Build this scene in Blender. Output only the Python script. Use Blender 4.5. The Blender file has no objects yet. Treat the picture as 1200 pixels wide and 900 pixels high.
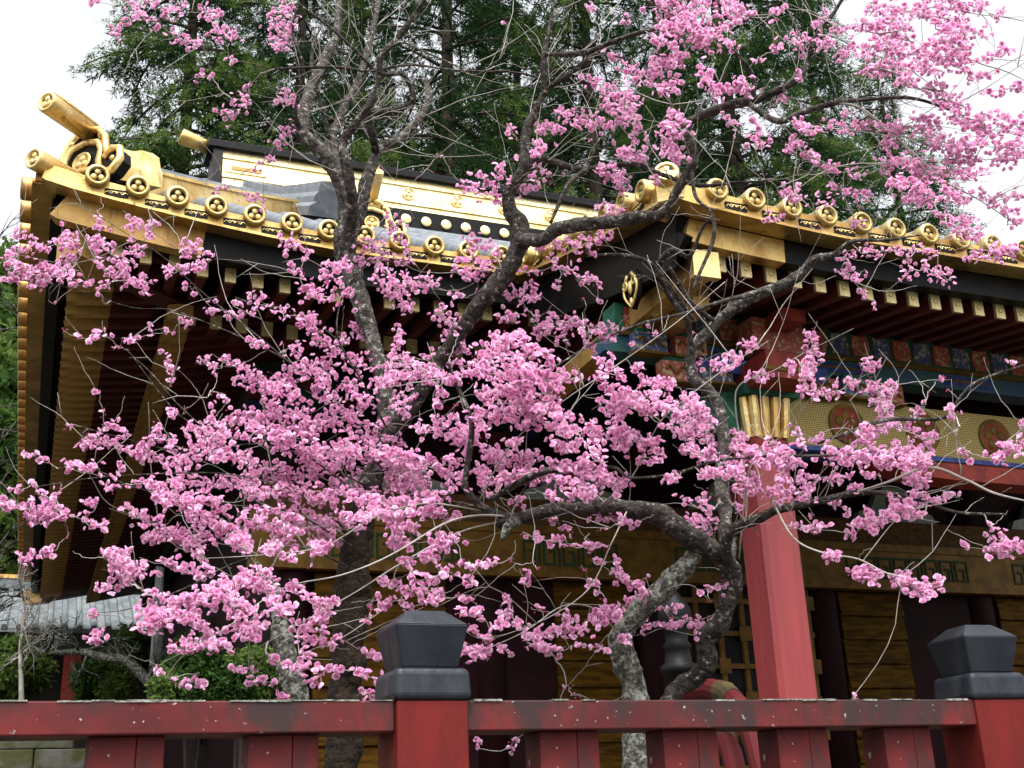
import bpy, math, random
import numpy as np
from mathutils import Vector, Matrix, noise
random.seed(7); RNG = np.random.default_rng(7)
R = math.radians
sc = bpy.context.scene
COL = sc.collection

# ------------------------------------------------------------------ camera
CZ = 1.5                                  # eye height above the path
PITCH, ROLL, YAW, FPX = R(20.1), R(2.27), R(22), 1391.0
cp, sp, cr, sr = math.cos(PITCH), math.sin(PITCH), math.cos(ROLL), math.sin(ROLL)
cam = bpy.data.cameras.new('camera')
cam.sensor_width = 36; cam.lens = FPX * 36 / 1200; cam.clip_start = .05; cam.clip_end = 2000
camo = bpy.data.objects.new('camera', cam); COL.objects.link(camo)
R0, U0, F0 = Vector((1, 0, 0)), Vector((0, -sp, cp)), Vector((0, cp, sp))
rx, ux = R0 * cr - U0 * sr, R0 * sr + U0 * cr
M = Matrix((rx, ux, -F0)).transposed().to_4x4(); M.translation = (0, 0, CZ)
camo.matrix_world = M
sc.camera = camo

# ------------------------------------------------------------------ sky, sun, exposure
SUN_EL, SUN_AZ = R(64), R(172)            # bright thin overcast, sun high, behind the viewer
w = bpy.data.worlds.new('World'); sc.world = w; w.use_nodes = True
nt = w.node_tree; nt.nodes.clear()
sky = nt.nodes.new('ShaderNodeTexSky'); sky.sky_type = 'NISHITA'; sky.sun_disc = False
sky.sun_elevation = SUN_EL; sky.sun_rotation = SUN_AZ
sky.air_density = 1.0; sky.dust_density = 6.0; sky.ozone_density = 1.0
hs = nt.nodes.new('ShaderNodeHueSaturation'); hs.inputs['Saturation'].default_value = .16
bg = nt.nodes.new('ShaderNodeBackground'); bg.inputs['Strength'].default_value = .15
wo = nt.nodes.new('ShaderNodeOutputWorld')
nt.links.new(sky.outputs[0], hs.inputs['Color']); nt.links.new(hs.outputs[0], bg.inputs['Color']); nt.links.new(bg.outputs[0], wo.inputs[0])
sl = bpy.data.lights.new('sun', 'SUN'); sl.energy = .8; sl.angle = R(25); sl.color = (1, .96, .9)
so = bpy.data.objects.new('sun', sl); COL.objects.link(so)
sdir = Vector((math.sin(SUN_AZ) * math.cos(SUN_EL), math.cos(SUN_AZ) * math.cos(SUN_EL), math.sin(SUN_EL)))
so.rotation_euler = sdir.to_track_quat('Z', 'Y').to_euler(); so.location = (0, 0, 60)
vs = sc.view_settings; vs.view_transform = 'Standard'; vs.look = 'None'; vs.gamma = 1; vs.use_curve_mapping = False
vs.exposure = 1.5

# ------------------------------------------------------------------ frames of reference
UA = Vector((math.cos(YAW), math.sin(YAW), 0)); VB = Vector((-math.sin(YAW), math.cos(YAW), 0))
def ab(a, b, z=0): return UA * a + VB * b + Vector((0, 0, z))
def ray(x, y):                            # direction from the eye through a point of the 1200x900 photograph
    X, Y = (x - 600) / FPX, (450 - y) / FPX
    d = rx * X + ux * Y + F0
    return d / d.y
def at(x, y, D): return Vector((0, 0, CZ)) + ray(x, y) * D

# ------------------------------------------------------------------ materials
def lin(c):
    return tuple((v / 12.92 if v <= .04045 else ((v + .055) / 1.055) ** 2.4) for v in c)
MATS = {}
def mat(name, col, rough=.6, metal=0, col2=None, scale=8, detail=4, lo=.4, hi=.6, bump=0, bscale=None, isl=0, trans=0, coord='Object', spec=.5, stretch=None, coat=0):
    m = bpy.data.materials.new(name); m.use_nodes = True; t = m.node_tree
    b = t.nodes['Principled BSDF']; L = t.links.new
    b.inputs['Roughness'].default_value = rough; b.inputs['Metallic'].default_value = metal
    b.inputs['Base Color'].default_value = (*col, 1); b.inputs['Specular IOR Level'].default_value = spec
    if coat: b.inputs['Coat Weight'].default_value = coat; b.inputs['Coat Roughness'].default_value = .15
    tc = t.nodes.new('ShaderNodeTexCoord'); co = tc.outputs[coord]
    if stretch:
        mp = t.nodes.new('ShaderNodeMapping'); mp.inputs['Scale'].default_value = stretch; L(co, mp.inputs[0]); co = mp.outputs[0]
    out = None
    if col2 is not None:
        n = t.nodes.new('ShaderNodeTexNoise'); n.inputs['Scale'].default_value = scale; n.inputs['Detail'].default_value = detail
        n.inputs['Roughness'].default_value = .62; L(co, n.inputs['Vector'])
        rp = t.nodes.new('ShaderNodeValToRGB'); e = rp.color_ramp.elements
        e[0].position = lo; e[0].color = (*col, 1); e[1].position = hi; e[1].color = (*col2, 1)
        L(n.outputs['Fac'], rp.inputs[0]); out = rp.outputs[0]
    if isl:
        g = t.nodes.new('ShaderNodeNewGeometry'); h = t.nodes.new('ShaderNodeHueSaturation')
        mr = t.nodes.new('ShaderNodeMapRange'); mr.inputs['To Min'].default_value = 1 - isl; mr.inputs['To Max'].default_value = 1 + isl
        L(g.outputs['Random Per Island'], mr.inputs[0]); L(mr.outputs[0], h.inputs['Value'])
        if out is None: h.inputs['Color'].default_value = (*col, 1)
        else: L(out, h.inputs['Color'])
        out = h.outputs[0]
    if out is not None: L(out, b.inputs['Base Color'])
    if bump:
        n2 = t.nodes.new('ShaderNodeTexNoise'); n2.inputs['Scale'].default_value = bscale or scale * 3; n2.inputs['Detail'].default_value = 6; L(co, n2.inputs['Vector'])
        bp = t.nodes.new('ShaderNodeBump'); bp.inputs['Strength'].default_value = bump; bp.inputs['Distance'].default_value = .02
        L(n2.outputs['Fac'], bp.inputs['Height']); L(bp.outputs[0], b.inputs['Normal'])
    if trans:
        tr = t.nodes.new('ShaderNodeBsdfTranslucent'); mx = t.nodes.new('ShaderNodeMixShader'); mx.inputs[0].default_value = trans
        if out is None: tr.inputs[0].default_value = (*col, 1)
        else: L(out, tr.inputs[0])
        L(b.outputs[0], mx.inputs[1]); L(tr.outputs[0], mx.inputs[2]); L(mx.outputs[0], t.nodes['Material Output'].inputs[0])
    MATS[name] = m
    return m
def gild(name, pale, tarn, dark, rough=.4, metal=.82):
    """gilding: pale gold with browner tarnish, thin dark runs and worn specks"""
    m = mat(name, pale, rough, metal, tarn, 2.6, 6, .42, .62, bump=.18, bscale=34); t = m.node_tree; b = t.nodes['Principled BSDF']; L = t.links.new
    src = b.inputs['Base Color'].links[0].from_socket; tc = t.nodes.new('ShaderNodeTexCoord')
    for sc_, st, lo, hi, c in ((5, (3, 3, .5), .56, .70, dark), (30, (1, 1, 1), .62, .70, tarn)):
        mp = t.nodes.new('ShaderNodeMapping'); mp.inputs['Scale'].default_value = st; L(tc.outputs['Object'], mp.inputs[0])
        n = t.nodes.new('ShaderNodeTexNoise'); n.inputs['Scale'].default_value = sc_; n.inputs['Detail'].default_value = 7; n.inputs['Roughness'].default_value = .65; L(mp.outputs[0], n.inputs['Vector'])
        r = t.nodes.new('ShaderNodeMapRange'); r.inputs['From Min'].default_value = lo; r.inputs['From Max'].default_value = hi; r.inputs['To Max'].default_value = .75; L(n.outputs['Fac'], r.inputs[0])
        x = t.nodes.new('ShaderNodeMix'); x.data_type = 'RGBA'; L(r.outputs[0], x.inputs[0]); L(src, x.inputs[6]); x.inputs[7].default_value = (*c, 1); src = x.outputs[2]
    L(src, b.inputs['Base Color'])
    n = t.nodes.new('ShaderNodeTexNoise'); n.inputs['Scale'].default_value = 6; n.inputs['Detail'].default_value = 5; L(tc.outputs['Object'], n.inputs['Vector'])
    r = t.nodes.new('ShaderNodeMapRange'); r.inputs['To Min'].default_value = rough - .15; r.inputs['To Max'].default_value = rough + .2; L(n.outputs['Fac'], r.inputs[0]); L(r.outputs[0], b.inputs['Roughness'])
    return m
GOLD = gild('gilded_metal', (.86, .66, .29), (.60, .38, .12), (.16, .085, .03))
GOLDR = gild('sky_lit_ridge_gilding', (.97, .85, .52), (.88, .68, .30), (.5, .3, .1), .34)  # paler copy of the gilding: bright sky reflection put into the colour
GOLDD = gild('dull_gilt_disc', (.60, .47, .21), (.38, .26, .09), (.09, .055, .025), .45)
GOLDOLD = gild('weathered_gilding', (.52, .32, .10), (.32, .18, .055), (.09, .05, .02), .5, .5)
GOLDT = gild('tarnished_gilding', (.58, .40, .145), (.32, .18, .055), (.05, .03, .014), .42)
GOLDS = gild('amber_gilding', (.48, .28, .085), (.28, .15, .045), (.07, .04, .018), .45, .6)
BLACK = mat('black_lacquer', (.004, .004, .005), .5, 0, (.009, .008, .008), 6, bump=.08, spec=.12)
PALEG = mat('pale_gilt_cap', (.62, .52, .27), .5, .6, (.48, .38, .17), 14)
TILE = mat('bronze_roof_tile', (.085, .10, .12), .6, 0, (.15, .165, .18), 5, bump=.2, bscale=22)
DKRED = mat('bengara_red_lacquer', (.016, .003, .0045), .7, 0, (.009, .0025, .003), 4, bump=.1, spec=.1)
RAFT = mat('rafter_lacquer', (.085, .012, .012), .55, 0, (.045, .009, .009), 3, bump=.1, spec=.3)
GREEN = mat('green_pigment', (.018, .12, .07), .65, 0, (.009, .06, .04), 9, spec=.3)
BLUE = mat('blue_pigment', (.018, .03, .15), .65, 0, (.04, .07, .24), 12, spec=.3)
VERM = mat('vermilion_pigment', (.25, .03, .018), .6, 0, (.15, .018, .014), 10, spec=.3)
YELL = mat('ochre_gold_paint', (.15, .08, .013), .6, .2, (.09, .048, .01), 8, spec=.2)
DARK = mat('unlit_timber', (.02, .012, .01), .7)
STONE = mat('mossy_stone', (.1, .095, .085), .9, 0, (.04, .05, .018), 5, lo=.42, hi=.62, bump=.5, bscale=14)

# ------------------------------------------------------------------ mesh helpers
class MB:
    """collects faces and links them as ONE mesh object"""
    def __init__(s): s.v = []; s.f = []; s.m = []
    def add(s, vs_, fs, mi=0):
        o = len(s.v); s.v.extend([tuple(p) for p in vs_]); s.f.extend([tuple(i + o for i in q) for q in fs]); s.m.extend([mi] * len(fs))
    def hexa(s, p, mi=0):                 # 8 corners: bottom ring then top ring
        s.add(p, [(3, 2, 1, 0), (4, 5, 6, 7), (0, 1, 5, 4), (1, 2, 6, 5), (2, 3, 7, 6), (3, 0, 4, 7)], mi)
    def box(s, x0, x1, y0, y1, z0, z1, mi=0):
        s.hexa([(x0, y0, z0), (x1, y0, z0), (x1, y1, z0), (x0, y1, z0), (x0, y0, z1), (x1, y0, z1), (x1, y1, z1), (x0, y1, z1)], mi)
    def bar(s, p, q, w_, h, mi=0, up=(0, 0, 1)):   # bar of section w x h from p to q
        p, q = Vector(p), Vector(q); d = (q - p).normalized(); x = d.cross(Vector(up)).normalized(); z = x.cross(d)
        x *= w_ / 2; z *= h / 2
        s.hexa([p - x - z, p + x - z, q + x - z, q - x - z, p - x + z, p + x + z, q + x + z, q - x + z], mi)
    def sweep(s, pts, sect, mi=0, up=(0, 0, 1), closed=True, caps=True):   # section (side, up) swept along pts
        n = len(sect); rings = []
        pts = [Vector(p) for p in pts]
        for i, p in enumerate(pts):
            d = (pts[min(i + 1, len(pts) - 1)] - pts[max(i - 1, 0)]).normalized()
            x = d.cross(Vector(up)).normalized(); z = x.cross(d)
            rings.append([p + x * a + z * b for a, b in sect])
        vs_ = [q for r in rings for q in r]; fs = []
        for i in range(len(pts) - 1):
            for k in range(n if closed else n - 1):
                k2 = (k + 1) % n
                fs.append((i * n + k, (i + 1) * n + k, (i + 1) * n + k2, i * n + k2))
        if caps and closed: fs += [tuple(range(n)), tuple(range((len(pts) - 1) * n, len(pts) * n))[::-1]]
        s.add(vs_, fs, mi)
    def tube(s, pts, rad, n=8, mi=0):
        c = [(math.cos(2 * math.pi * k / n), math.sin(2 * math.pi * k / n)) for k in range(n)]
        pts = [Vector(p) for p in pts]
        if not hasattr(rad, '__len__'): rad = [rad] * len(pts)
        x = None; rings = []
        for i, p in enumerate(pts):
            d = (pts[min(i + 1, len(pts) - 1)] - pts[max(i - 1, 0)]).normalized()
            if x is None: x = d.orthogonal().normalized()
            else: x = (x - d * x.dot(d)).normalized()
            y = d.cross(x); rings.extend([p + (x * a + y * b) * rad[i] for a, b in c])
        fs = [(i * n + k, i * n + (k + 1) % n, (i + 1) * n + (k + 1) % n, (i + 1) * n + k) for i in range(len(pts) - 1) for k in range(n)]
        fs += [tuple(range(n))[::-1], tuple(range((len(pts) - 1) * n, len(pts) * n))]
        s.add(rings, fs, mi)
    def lathe(s, prof, c, axis=(0, 0, 1), n=20, mi=0):   # prof: (radius, along axis)
        ax = Vector(axis).normalized(); x = ax.orthogonal().normalized(); y = ax.cross(x); c = Vector(c); vs_ = []
        for r, h in prof:
            for k in range(n):
                t = 2 * math.pi * k / n; vs_.append(c + ax * h + (x * math.cos(t) + y * math.sin(t)) * r)
        fs = [(i * n + k, i * n + (k + 1) % n, (i + 1) * n + (k + 1) % n, (i + 1) * n + k) for i in range(len(prof) - 1) for k in range(n)]
        fs += [tuple(range(n))[::-1], tuple(range((len(prof) - 1) * n, len(prof) * n))]
        s.add(vs_, fs, mi)
    def prism(s, poly, o, ex, ey, dep, mi=0):            # polygon in the plane (ex, ey) at o, extruded by dep
        o, ex, ey, dep = Vector(o), Vector(ex), Vector(ey), Vector(dep); n = len(poly)
        a = [o + ex * x + ey * y for x, y in poly]
        s.add(a + [p + dep for p in a], [tuple(range(n)), tuple(range(n, 2 * n))[::-1]] + [(k, n + k, n + (k + 1) % n, (k + 1) % n) for k in range(n)], mi)
    def ball(s, c, r, mi=0, n=8, sx=(1, 1, 1)):
        c = Vector(c); vs_ = []; m_ = n // 2 + 1
        for i in range(m_ + 1):
            t = math.pi * i / m_
            for k in range(n):
                p = 2 * math.pi * k / n
                vs_.append(c + Vector((math.sin(t) * math.cos(p) * r * sx[0], math.sin(t) * math.sin(p) * r * sx[1], math.cos(t) * r * sx[2])))
        s.add(vs_, [(i * n + k, (i + 1) * n + k, (i + 1) * n + (k + 1) % n, i * n + (k + 1) % n) for i in range(m_) for k in range(n)], mi)
    def build(s, name, mats, parent=None, loc=(0, 0, 0), smooth=False, bevel=0, fix=True):
        me = bpy.data.meshes.new(name); me.from_pydata(s.v, [], s.f)
        for m_ in (mats if isinstance(mats, (list, tuple)) else [mats]): me.materials.append(m_)
        me.polygons.foreach_set('material_index', s.m)
        if fix:
            import bmesh
            bm = bmesh.new(); bm.from_mesh(me); bmesh.ops.recalc_face_normals(bm, faces=bm.faces); bm.to_mesh(me); bm.free()
        if smooth: me.polygons.foreach_set('use_smooth', [True] * len(me.polygons))
        me.update()
        o = bpy.data.objects.new(name, me); COL.objects.link(o); o.location = loc
        if parent is not None: o.parent = parent
        if bevel:
            bv = o.modifiers.new('bevel', 'BEVEL'); bv.width = bevel; bv.segments = 2; bv.limit_method = 'ANGLE'
        return o
def tag(o, label=None, cat=None, group=None, kind=None):
    for k, v in (('label', label), ('category', cat), ('group', group), ('kind', kind)):
        if v: o[k] = v
    return o
def empty(name, loc, rz=0):
    o = bpy.data.objects.new(name, None); COL.objects.link(o); o.location = loc; o.rotation_euler = (0, 0, rz); o.empty_display_size = .2
    return o
def copy_part(o, parent, loc, rot=None):
    c = o.copy(); COL.objects.link(c); c.parent = parent; c.location = loc
    if rot is not None: c.rotation_euler = rot
    return c
def numpy_mesh(name, V, F, mats, parent=None, mi=None, smooth=False, tint=None):
    """fast mesh of triangles / quads from numpy arrays"""
    me = bpy.data.meshes.new(name); n, k = F.shape
    me.vertices.add(len(V)); me.vertices.foreach_set('co', V.astype(np.float32).ravel())
    me.loops.add(n * k); me.loops.foreach_set('vertex_index', F.astype(np.int32).ravel())
    me.polygons.add(n); me.polygons.foreach_set('loop_start', np.arange(0, n * k, k, dtype=np.int32))
    for m_ in mats: me.materials.append(m_)
    if mi is not None: me.polygons.foreach_set('material_index', mi.astype(np.int32))
    if smooth: me.polygons.foreach_set('use_smooth', np.ones(n, bool))
    me.update(calc_edges=True)
    if tint is not None:
        a = me.attributes.new('tint', 'FLOAT_COLOR', 'POINT'); a.data.foreach_set('color', tint.astype(np.float32).ravel())
    o = bpy.data.objects.new(name, me); COL.objects.link(o)
    if parent is not None: o.parent = parent
    return o
# ------------------------------------------------------------------ ground
GRAVEL = mat('pale_gravel', (.15, .14, .12), .95, 0, (.09, .085, .07), 3, bump=.4, bscale=60)
EARTH = mat('bare_earth', (.06, .05, .035), .95, 0, (.03, .042, .016), 1.2, bump=.4, bscale=20)
m = MB(); m.add([(-900, -300, 0), (900, -300, 0), (900, 1500, 0), (-900, 1500, 0)], [(0, 1, 2, 3)]); tag(m.build('ground', EARTH), kind='structure')
m = MB(); m.add([ab(-30, -2, .004), ab(40, -2, .004), ab(40, 2.7, .004), ab(-30, 2.7, .004)], [(0, 1, 2, 3)]); tag(m.build('path', GRAVEL), kind='structure')

# a wooded hillside far behind on the left
HILL = mat('hillside_ground', (.05, .08, .03), 1, 0, (.09, .11, .05), .15, bump=.5, bscale=.6)
def hill_z(x, y): return max(0, (y - 42) * .75) * (1 / (1 + math.exp((x + 14) / 3))) + 1.2 * math.sin(x * .4) * math.sin(y * .3)
m = MB(); nx, ny = 30, 30
vs_ = [(-90 + 85 * i / nx, 40 + 70 * j / ny, max(-.5, min(hill_z(-90 + 85 * i / nx, 40 + 70 * j / ny), 34))) for j in range(ny + 1) for i in range(nx + 1)]
m.add(vs_, [(j * (nx + 1) + i, j * (nx + 1) + i + 1, (j + 1) * (nx + 1) + i + 1, (j + 1) * (nx + 1) + i) for j in range(ny) for i in range(nx)])
tag(m.build('hillside', HILL, smooth=True), kind='structure')

# ------------------------------------------------------------------ shrine hall (front wall b = 10.8, eaves b = 8.5, side eaves a = -.33)
HB = (7.2, 10.8, .5)                                    # base in building coordinates
hall = empty('shrine_hall', ab(*HB), YAW)
tag(hall, 'large dark red shrine hall with gilded upturned eaves and grey tiled roof', 'shrine hall')
def hp(mb, name, mats, parent=None, **k):                # a part built in building coordinates
    p = parent or hall
    return mb.build(name, mats, p, loc=(-HB[0], -HB[1], -HB[2]) if p is hall else (0, 0, 0), **k)
def hz(h): return h + CZ                                  # heights measured from the eye
A0, A1, B0, B1 = -.33, 14.73, 8.5, 24.5                   # plan of the eaves
EA = 4.5                                                  # eave height (tile ends) above the eye
SL = .556
RB = 16.5
def lift(t): return .27 * max(0, 1 - t / 2.6) ** 1.7
def eave_lift(a, b):
    tl = min(a - A0, A1 - a); tf = min(b - B0, B1 - b)    # distance to the side / front eaves
    d, t = min(tl, tf), max(tl, tf)
    return lift(max(t, 0)) * max(0, 1 - max(d, 0) / 3)
def roof_h(a, b, front=False):
    tl = min(a - A0, A1 - a); tf = min(b - B0, B1 - b)
    d = tf if front else min(tl, tf)
    d = max(d, 0)
    return EA + SL * d + .05 * math.sin(min(d / 8, 1) * math.pi) + eave_lift(a, b)
GA, GB = 1.9, 12.5                                        # the gable plane on the left, at a = GA
# roof surface: front and back slopes reach the ridge inside the gables, hips below
m = MB()
def slope_grid(m, fn, n):
    for i in range(len(fn) - 1):
        A, B = fn[i], fn[i + 1]
        m.add(A + B, [(k, k + 1, len(A) + k + 1, len(A) + k) for k in range(len(A) - 1)])
cols = []
aas = [A0 + (A1 - A0) * i / 60 for i in range(61)]
for a in aas:
    inner = GA - .25 <= a <= A1 - 2 - (GA - .25 + .33) + 2
    bm_ = RB if (a >= GA - .25 and a <= A1 - (GA - .25 - A0)) else B0 + min(a - A0, A1 - a)
    cols.append([(a, B0 + (bm_ - B0) * k / 16, hz(roof_h(a, B0 + (bm_ - B0) * k / 16, True)) - .05) for k in range(17)])
slope_grid(m, cols, 0)
cols = [[(x, B0 + B1 - y, z) for x, y, z in c] for c in cols]; slope_grid(m, cols, 0)
for sgn in (0, 1):
    cols = []
    for i in range(61):
        b = B0 + (B1 - B0) * i / 60; am = min(GA + .3 - A0, b - B0, B1 - b)
        c = [(A0 + am * k / 8, b, hz(roof_h(A0 + am * k / 8, b)) - .05) for k in range(9)]
        cols.append([(A0 + A1 - x, y, z) for x, y, z in c] if sgn else c)
    slope_grid(m, cols, 0)
# rounded cover tiles, one roll a tile end
TA = [.094 + .2975 * k for k in range(49)]
for a in TA:
    if a > A1 - .2: continue
    top = RB - .3 if GA < a < A1 - 2.2 else B0 + min(a - A0, A1 - a) - .1
    if top - B0 < .2: continue
    m.tube([(a, B0 + .03 + (top - B0 - .03) * k / 14, hz(roof_h(a, B0 + (top - B0) * k / 14, True)) + .0) for k in range(15)], .078, 8)
TBs = [8.85 + .2975 * k for k in range(53)]
for b in TBs:
    am = min(GA - A0, b - B0, B1 - b) - .08
    if am > .2: m.tube([(A0 + .03 + (am - .03) * k / 8, b, hz(roof_h(A0 + am * k / 8, b))) for k in range(9)], .078, 8)
hp(m, 'main_roof', TILE, smooth=False)
roof = hall.children[-1] if False else [o for o in COL.objects if o.name == 'main_roof'][0]
for pl in roof.data.polygons: pl.use_smooth = True

# ---- gilded rim below the tiles, black fascia and soffit
def eave_pts_front(n=50, inset=0, dz=0, a_from=A0, a_to=A1):
    out = []
    for i in range(n + 1):
        a = a_from + (a_to - a_from) * i / n
        out.append((max(a, A0 + inset), B0 + inset, hz(EA + lift(min(a - A0, A1 - a))) + dz))
    return out
def eave_pts_side(n=50, inset=0, dz=0):
    return [(A0 + inset, max(min(b, B1 - inset), B0 + inset), hz(EA + lift(min(b - B0, B1 - b))) + dz) for b in [B0 + (B1 - B0) * i / n for i in range(n + 1)]]
def rim(pts, name, mats, w_, h, parent=None):
    mm = MB(); mm.sweep(pts, [(-w_ / 2, -h / 2), (w_ / 2, -h / 2), (w_ / 2, h / 2), (-w_ / 2, h / 2)]); return hp(mm, name, mats, parent)
rim(eave_pts_front(60, .05, -.075), 'eave_rim', GOLDT, .12, .13)
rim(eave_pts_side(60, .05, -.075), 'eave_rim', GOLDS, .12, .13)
rim(eave_pts_front(60, .055, -.147), 'eave_molding', GOLDT, .17, .022)
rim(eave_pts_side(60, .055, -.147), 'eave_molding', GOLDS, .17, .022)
# plates of gilding over the black fascia near the corner
rim(eave_pts_front(40, .17, -.26, A0 + 1.25, A1 - 1.25), 'fascia', BLACK, .1, .21)
rim(eave_pts_front(12, .17, -.26, A0 + .1, A0 + 1.248), 'corner_fascia_plate', GOLDOLD, .11, .21)
rim(eave_pts_side(50, .17, -.26), 'fascia', BLACK, .1, .21)
# soffit boards (closing the eaves above the rafters)
m = MB()
def soff(d): return -.30 + .17 * d                       # height of the boards below the eave line, by distance in
for side in range(2):
    g = []
    for i in range(61):
        t = i / 60; row = []
        for k in range(6):
            d = .2 + 2.5 * k / 5
            if side == 0:
                a = A0 + d + (A1 - A0 - 2 * d) * t; row.append((a, B0 + d, hz(EA + lift(min(a - A0, A1 - a)) * max(0, 1 - d / 3) + soff(d))))
            else:
                b = B0 + d + (B1 - B0 - 2 * d) * t; row.append((A0 + d, b, hz(EA + lift(min(b - B0, B1 - b)) * max(0, 1 - d / 3) + soff(d))))
        g.append(row)
    slope_grid(m, g, 0)
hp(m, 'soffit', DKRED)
# upper fascia between the two tiers of rafters
m = MB()
for side in range(2):
    P = []
    for i in range(41):
        t = i / 40; d = 1.02
        if side == 0:
            a = A0 + d + (A1 - A0 - 2 * d) * t; P.append((a, B0 + d, hz(EA + lift(min(a - A0, A1 - a)) * .66 - .31)))
        else:
            b = B0 + d + (B1 - B0 - 2 * d) * t; P.append((A0 + d, b, hz(EA + lift(min(b - B0, B1 - b)) * .66 - .31)))
    m.sweep(P, [(-.04, -.05), (.04, -.05), (.04, .05), (-.04, .05)])
hp(m, 'rafter_tie', DKRED)

# ---- rafters: two tiers, gilded end caps; each is a part, the cap its sub-part
def rafter_proto(name, L, w_, h, rise, cap, sleeve):
    mm = MB(); mm.hexa([(-w_ / 2, 0, -h / 2), (w_ / 2, 0, -h / 2), (w_ / 2, L, -h / 2 + rise), (-w_ / 2, L, -h / 2 + rise), (-w_ / 2, 0, h / 2), (w_ / 2, 0, h / 2), (w_ / 2, L, h / 2 + rise), (-w_ / 2, L, h / 2 + rise)])
    r = mm.build(name, RAFT, hall)
    c = MB(); e = .004; s_ = sleeve
    c.hexa([(-w_ / 2 - e, -.012, -h / 2 - e), (w_ / 2 + e, -.012, -h / 2 - e), (w_ / 2 + e, s_, -h / 2 - e + rise * s_ / L), (-w_ / 2 - e, s_, -h / 2 - e + rise * s_ / L),
            (-w_ / 2 - e, -.012, h / 2 + e), (w_ / 2 + e, -.012, h / 2 + e), (w_ / 2 + e, s_, h / 2 + e + rise * s_ / L), (-w_ / 2 - e, s_, h / 2 + e + rise * s_ / L)])
    c.lathe([(.018, 0), (.018, .006), (.008, .009)], (0, -.012, 0), (0, -1, 0), 10)
    cc = c.build('end_cap', cap, r)
    return r, cc
def put_rafters(proto, spots):
    r, c = proto
    for i, (a, b, z, rz) in enumerate(spots):
        loc = Vector((a, b, z)) - Vector(HB)
        if i == 0: r.location = loc; r.rotation_euler = (0, 0, rz)
        else:
            q = copy_part(r, hall, loc, (0, 0, rz)); copy_part(c, q, c.location)
fr = [(1.163 + .2185 * k - .2185 * 4, ) for k in range(30)]
sp1 = [(.29 + .2185 * k, B0 + .3, hz(EA - .40 + lift(.29 + .2185 * k - A0)), 0) for k in range(20)]
sp2 = [(.949 + .2185 * k, B0 + 1.1, hz(EA - .44 + .5 * lift(.949 + .2185 * k - A0)), 0) for k in range(15)]
put_rafters(rafter_proto('flying_rafter', 1.0, .078, .115, .12, PALEG, .03), sp1)
put_rafters(rafter_proto('base_rafter', 1.5, .085, .125, .34, PALEG, .03), sp2)
ls1 = [(A0 + .3, 9.0 + .2185 * k, hz(EA - .40 + lift(min(.5 + .2185 * k, 15.5 - .2185 * k))), -math.pi / 2) for k in range(70)]
ls2 = [(A0 + 1.1, 9.6 + .2185 * k, hz(EA - .44 + .5 * lift(min(1.1 + .2185 * k, 14.9 - .2185 * k))), -math.pi / 2) for k in range(64)]
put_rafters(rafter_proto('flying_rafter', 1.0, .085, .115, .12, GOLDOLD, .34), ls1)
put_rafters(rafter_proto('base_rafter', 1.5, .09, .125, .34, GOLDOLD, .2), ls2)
# hip rafter carrying the corner, gilded, with its end block
m = MB()
m.bar((A0 + .3, B0 + .3, hz(EA - .22)), (A0 + 2.6, B0 + 2.6, hz(EA - .1)), .2, .24, 0)
m.bar((A0 + .26, B0 + .26, hz(EA - .26)), (A0 + .6, B0 + .6, hz(EA - .25)), .21, .2, 1)
hp(m, 'hip_rafter', [RAFT, GOLDOLD])
m = MB(); m.bar((A0 + .12, B1 - .12, hz(EA - .2)), (A0 + 2.6, B1 - 2.6, hz(EA - .1)), .2, .24, 0); m.bar((A0 + .05, B1 - .05, hz(EA - .2)), (A0 + .4, B1 - .4, hz(EA - .2)), .22, .27, 1); hp(m, 'hip_rafter', [RAFT, GOLDOLD])

# ---- round tile ends with a three-petalled crest
def crest(mm, c, R_, ax, mi):                            # three rounded petals meeting at the centre, in the plane across ax
    ax = Vector(ax).normalized(); up = Vector((0, 0, 1)); up = (up - ax * up.dot(ax)).normalized(); sd = up.cross(ax)
    for k in range(3):
        t = math.pi / 2 + math.pi * 2 / 3 * k
        p = Vector(c) + (sd * math.cos(t) + up * math.sin(t)) * R_ * .53
        nb = 9; rows = []
        for j in range(4):
            rr = R_ * .47 * math.cos(j / 3 * math.pi / 2 * .93) ** .6; hh = R_ * .22 * math.sin(j / 3 * math.pi / 2)
            rows += [p + (sd * math.cos(2 * math.pi * i / nb) + up * math.sin(2 * math.pi * i / nb)) * rr + ax * hh for i in range(nb)]
        mm.add(rows, [(j * nb + i, j * nb + (i + 1) % nb, (j + 1) * nb + (i + 1) % nb, (j + 1) * nb + i) for j in range(3) for i in range(nb)] + [tuple(range(3 * nb, 4 * nb))], mi)
def tile_end_mesh(name, r, gold):
    mm = MB(); c = (0, 0, 0); ax = (0, -1, 0)
    mm.lathe([(r, -.14), (r, .016), (r * .96, .028), (r * .72, .034), (r * .67, .026), (r * .66, .008)], c, ax, 24, 0)
    mm.lathe([(r * .655, .006), (r * .64, .0085)], c, ax, 24, 1)
    crest(mm, (0, -.0085, 0), r * .66, ax, 0)
    return mm.build(name, [gold, BLACK], hall, smooth=True)
def place(proto, spots):
    for i, (a, b, z, rz) in enumerate(spots):
        loc = Vector((a, b, z)) - Vector(HB)
        if i == 0: proto.location = loc; proto.rotation_euler = (0, 0, rz)
        else: copy_part(proto, hall, loc, (0, 0, rz))
te = tile_end_mesh('tile_end', .09, GOLDD)
place(te, [(a, B0 - .035, hz(EA + lift(a - A0)), 0) for a in TA[:17]])
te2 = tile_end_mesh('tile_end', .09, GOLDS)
place(te2, [(A0 - .085, b, hz(EA + lift(min(b - B0, B1 - b))), -math.pi / 2) for b in TBs])
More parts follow.
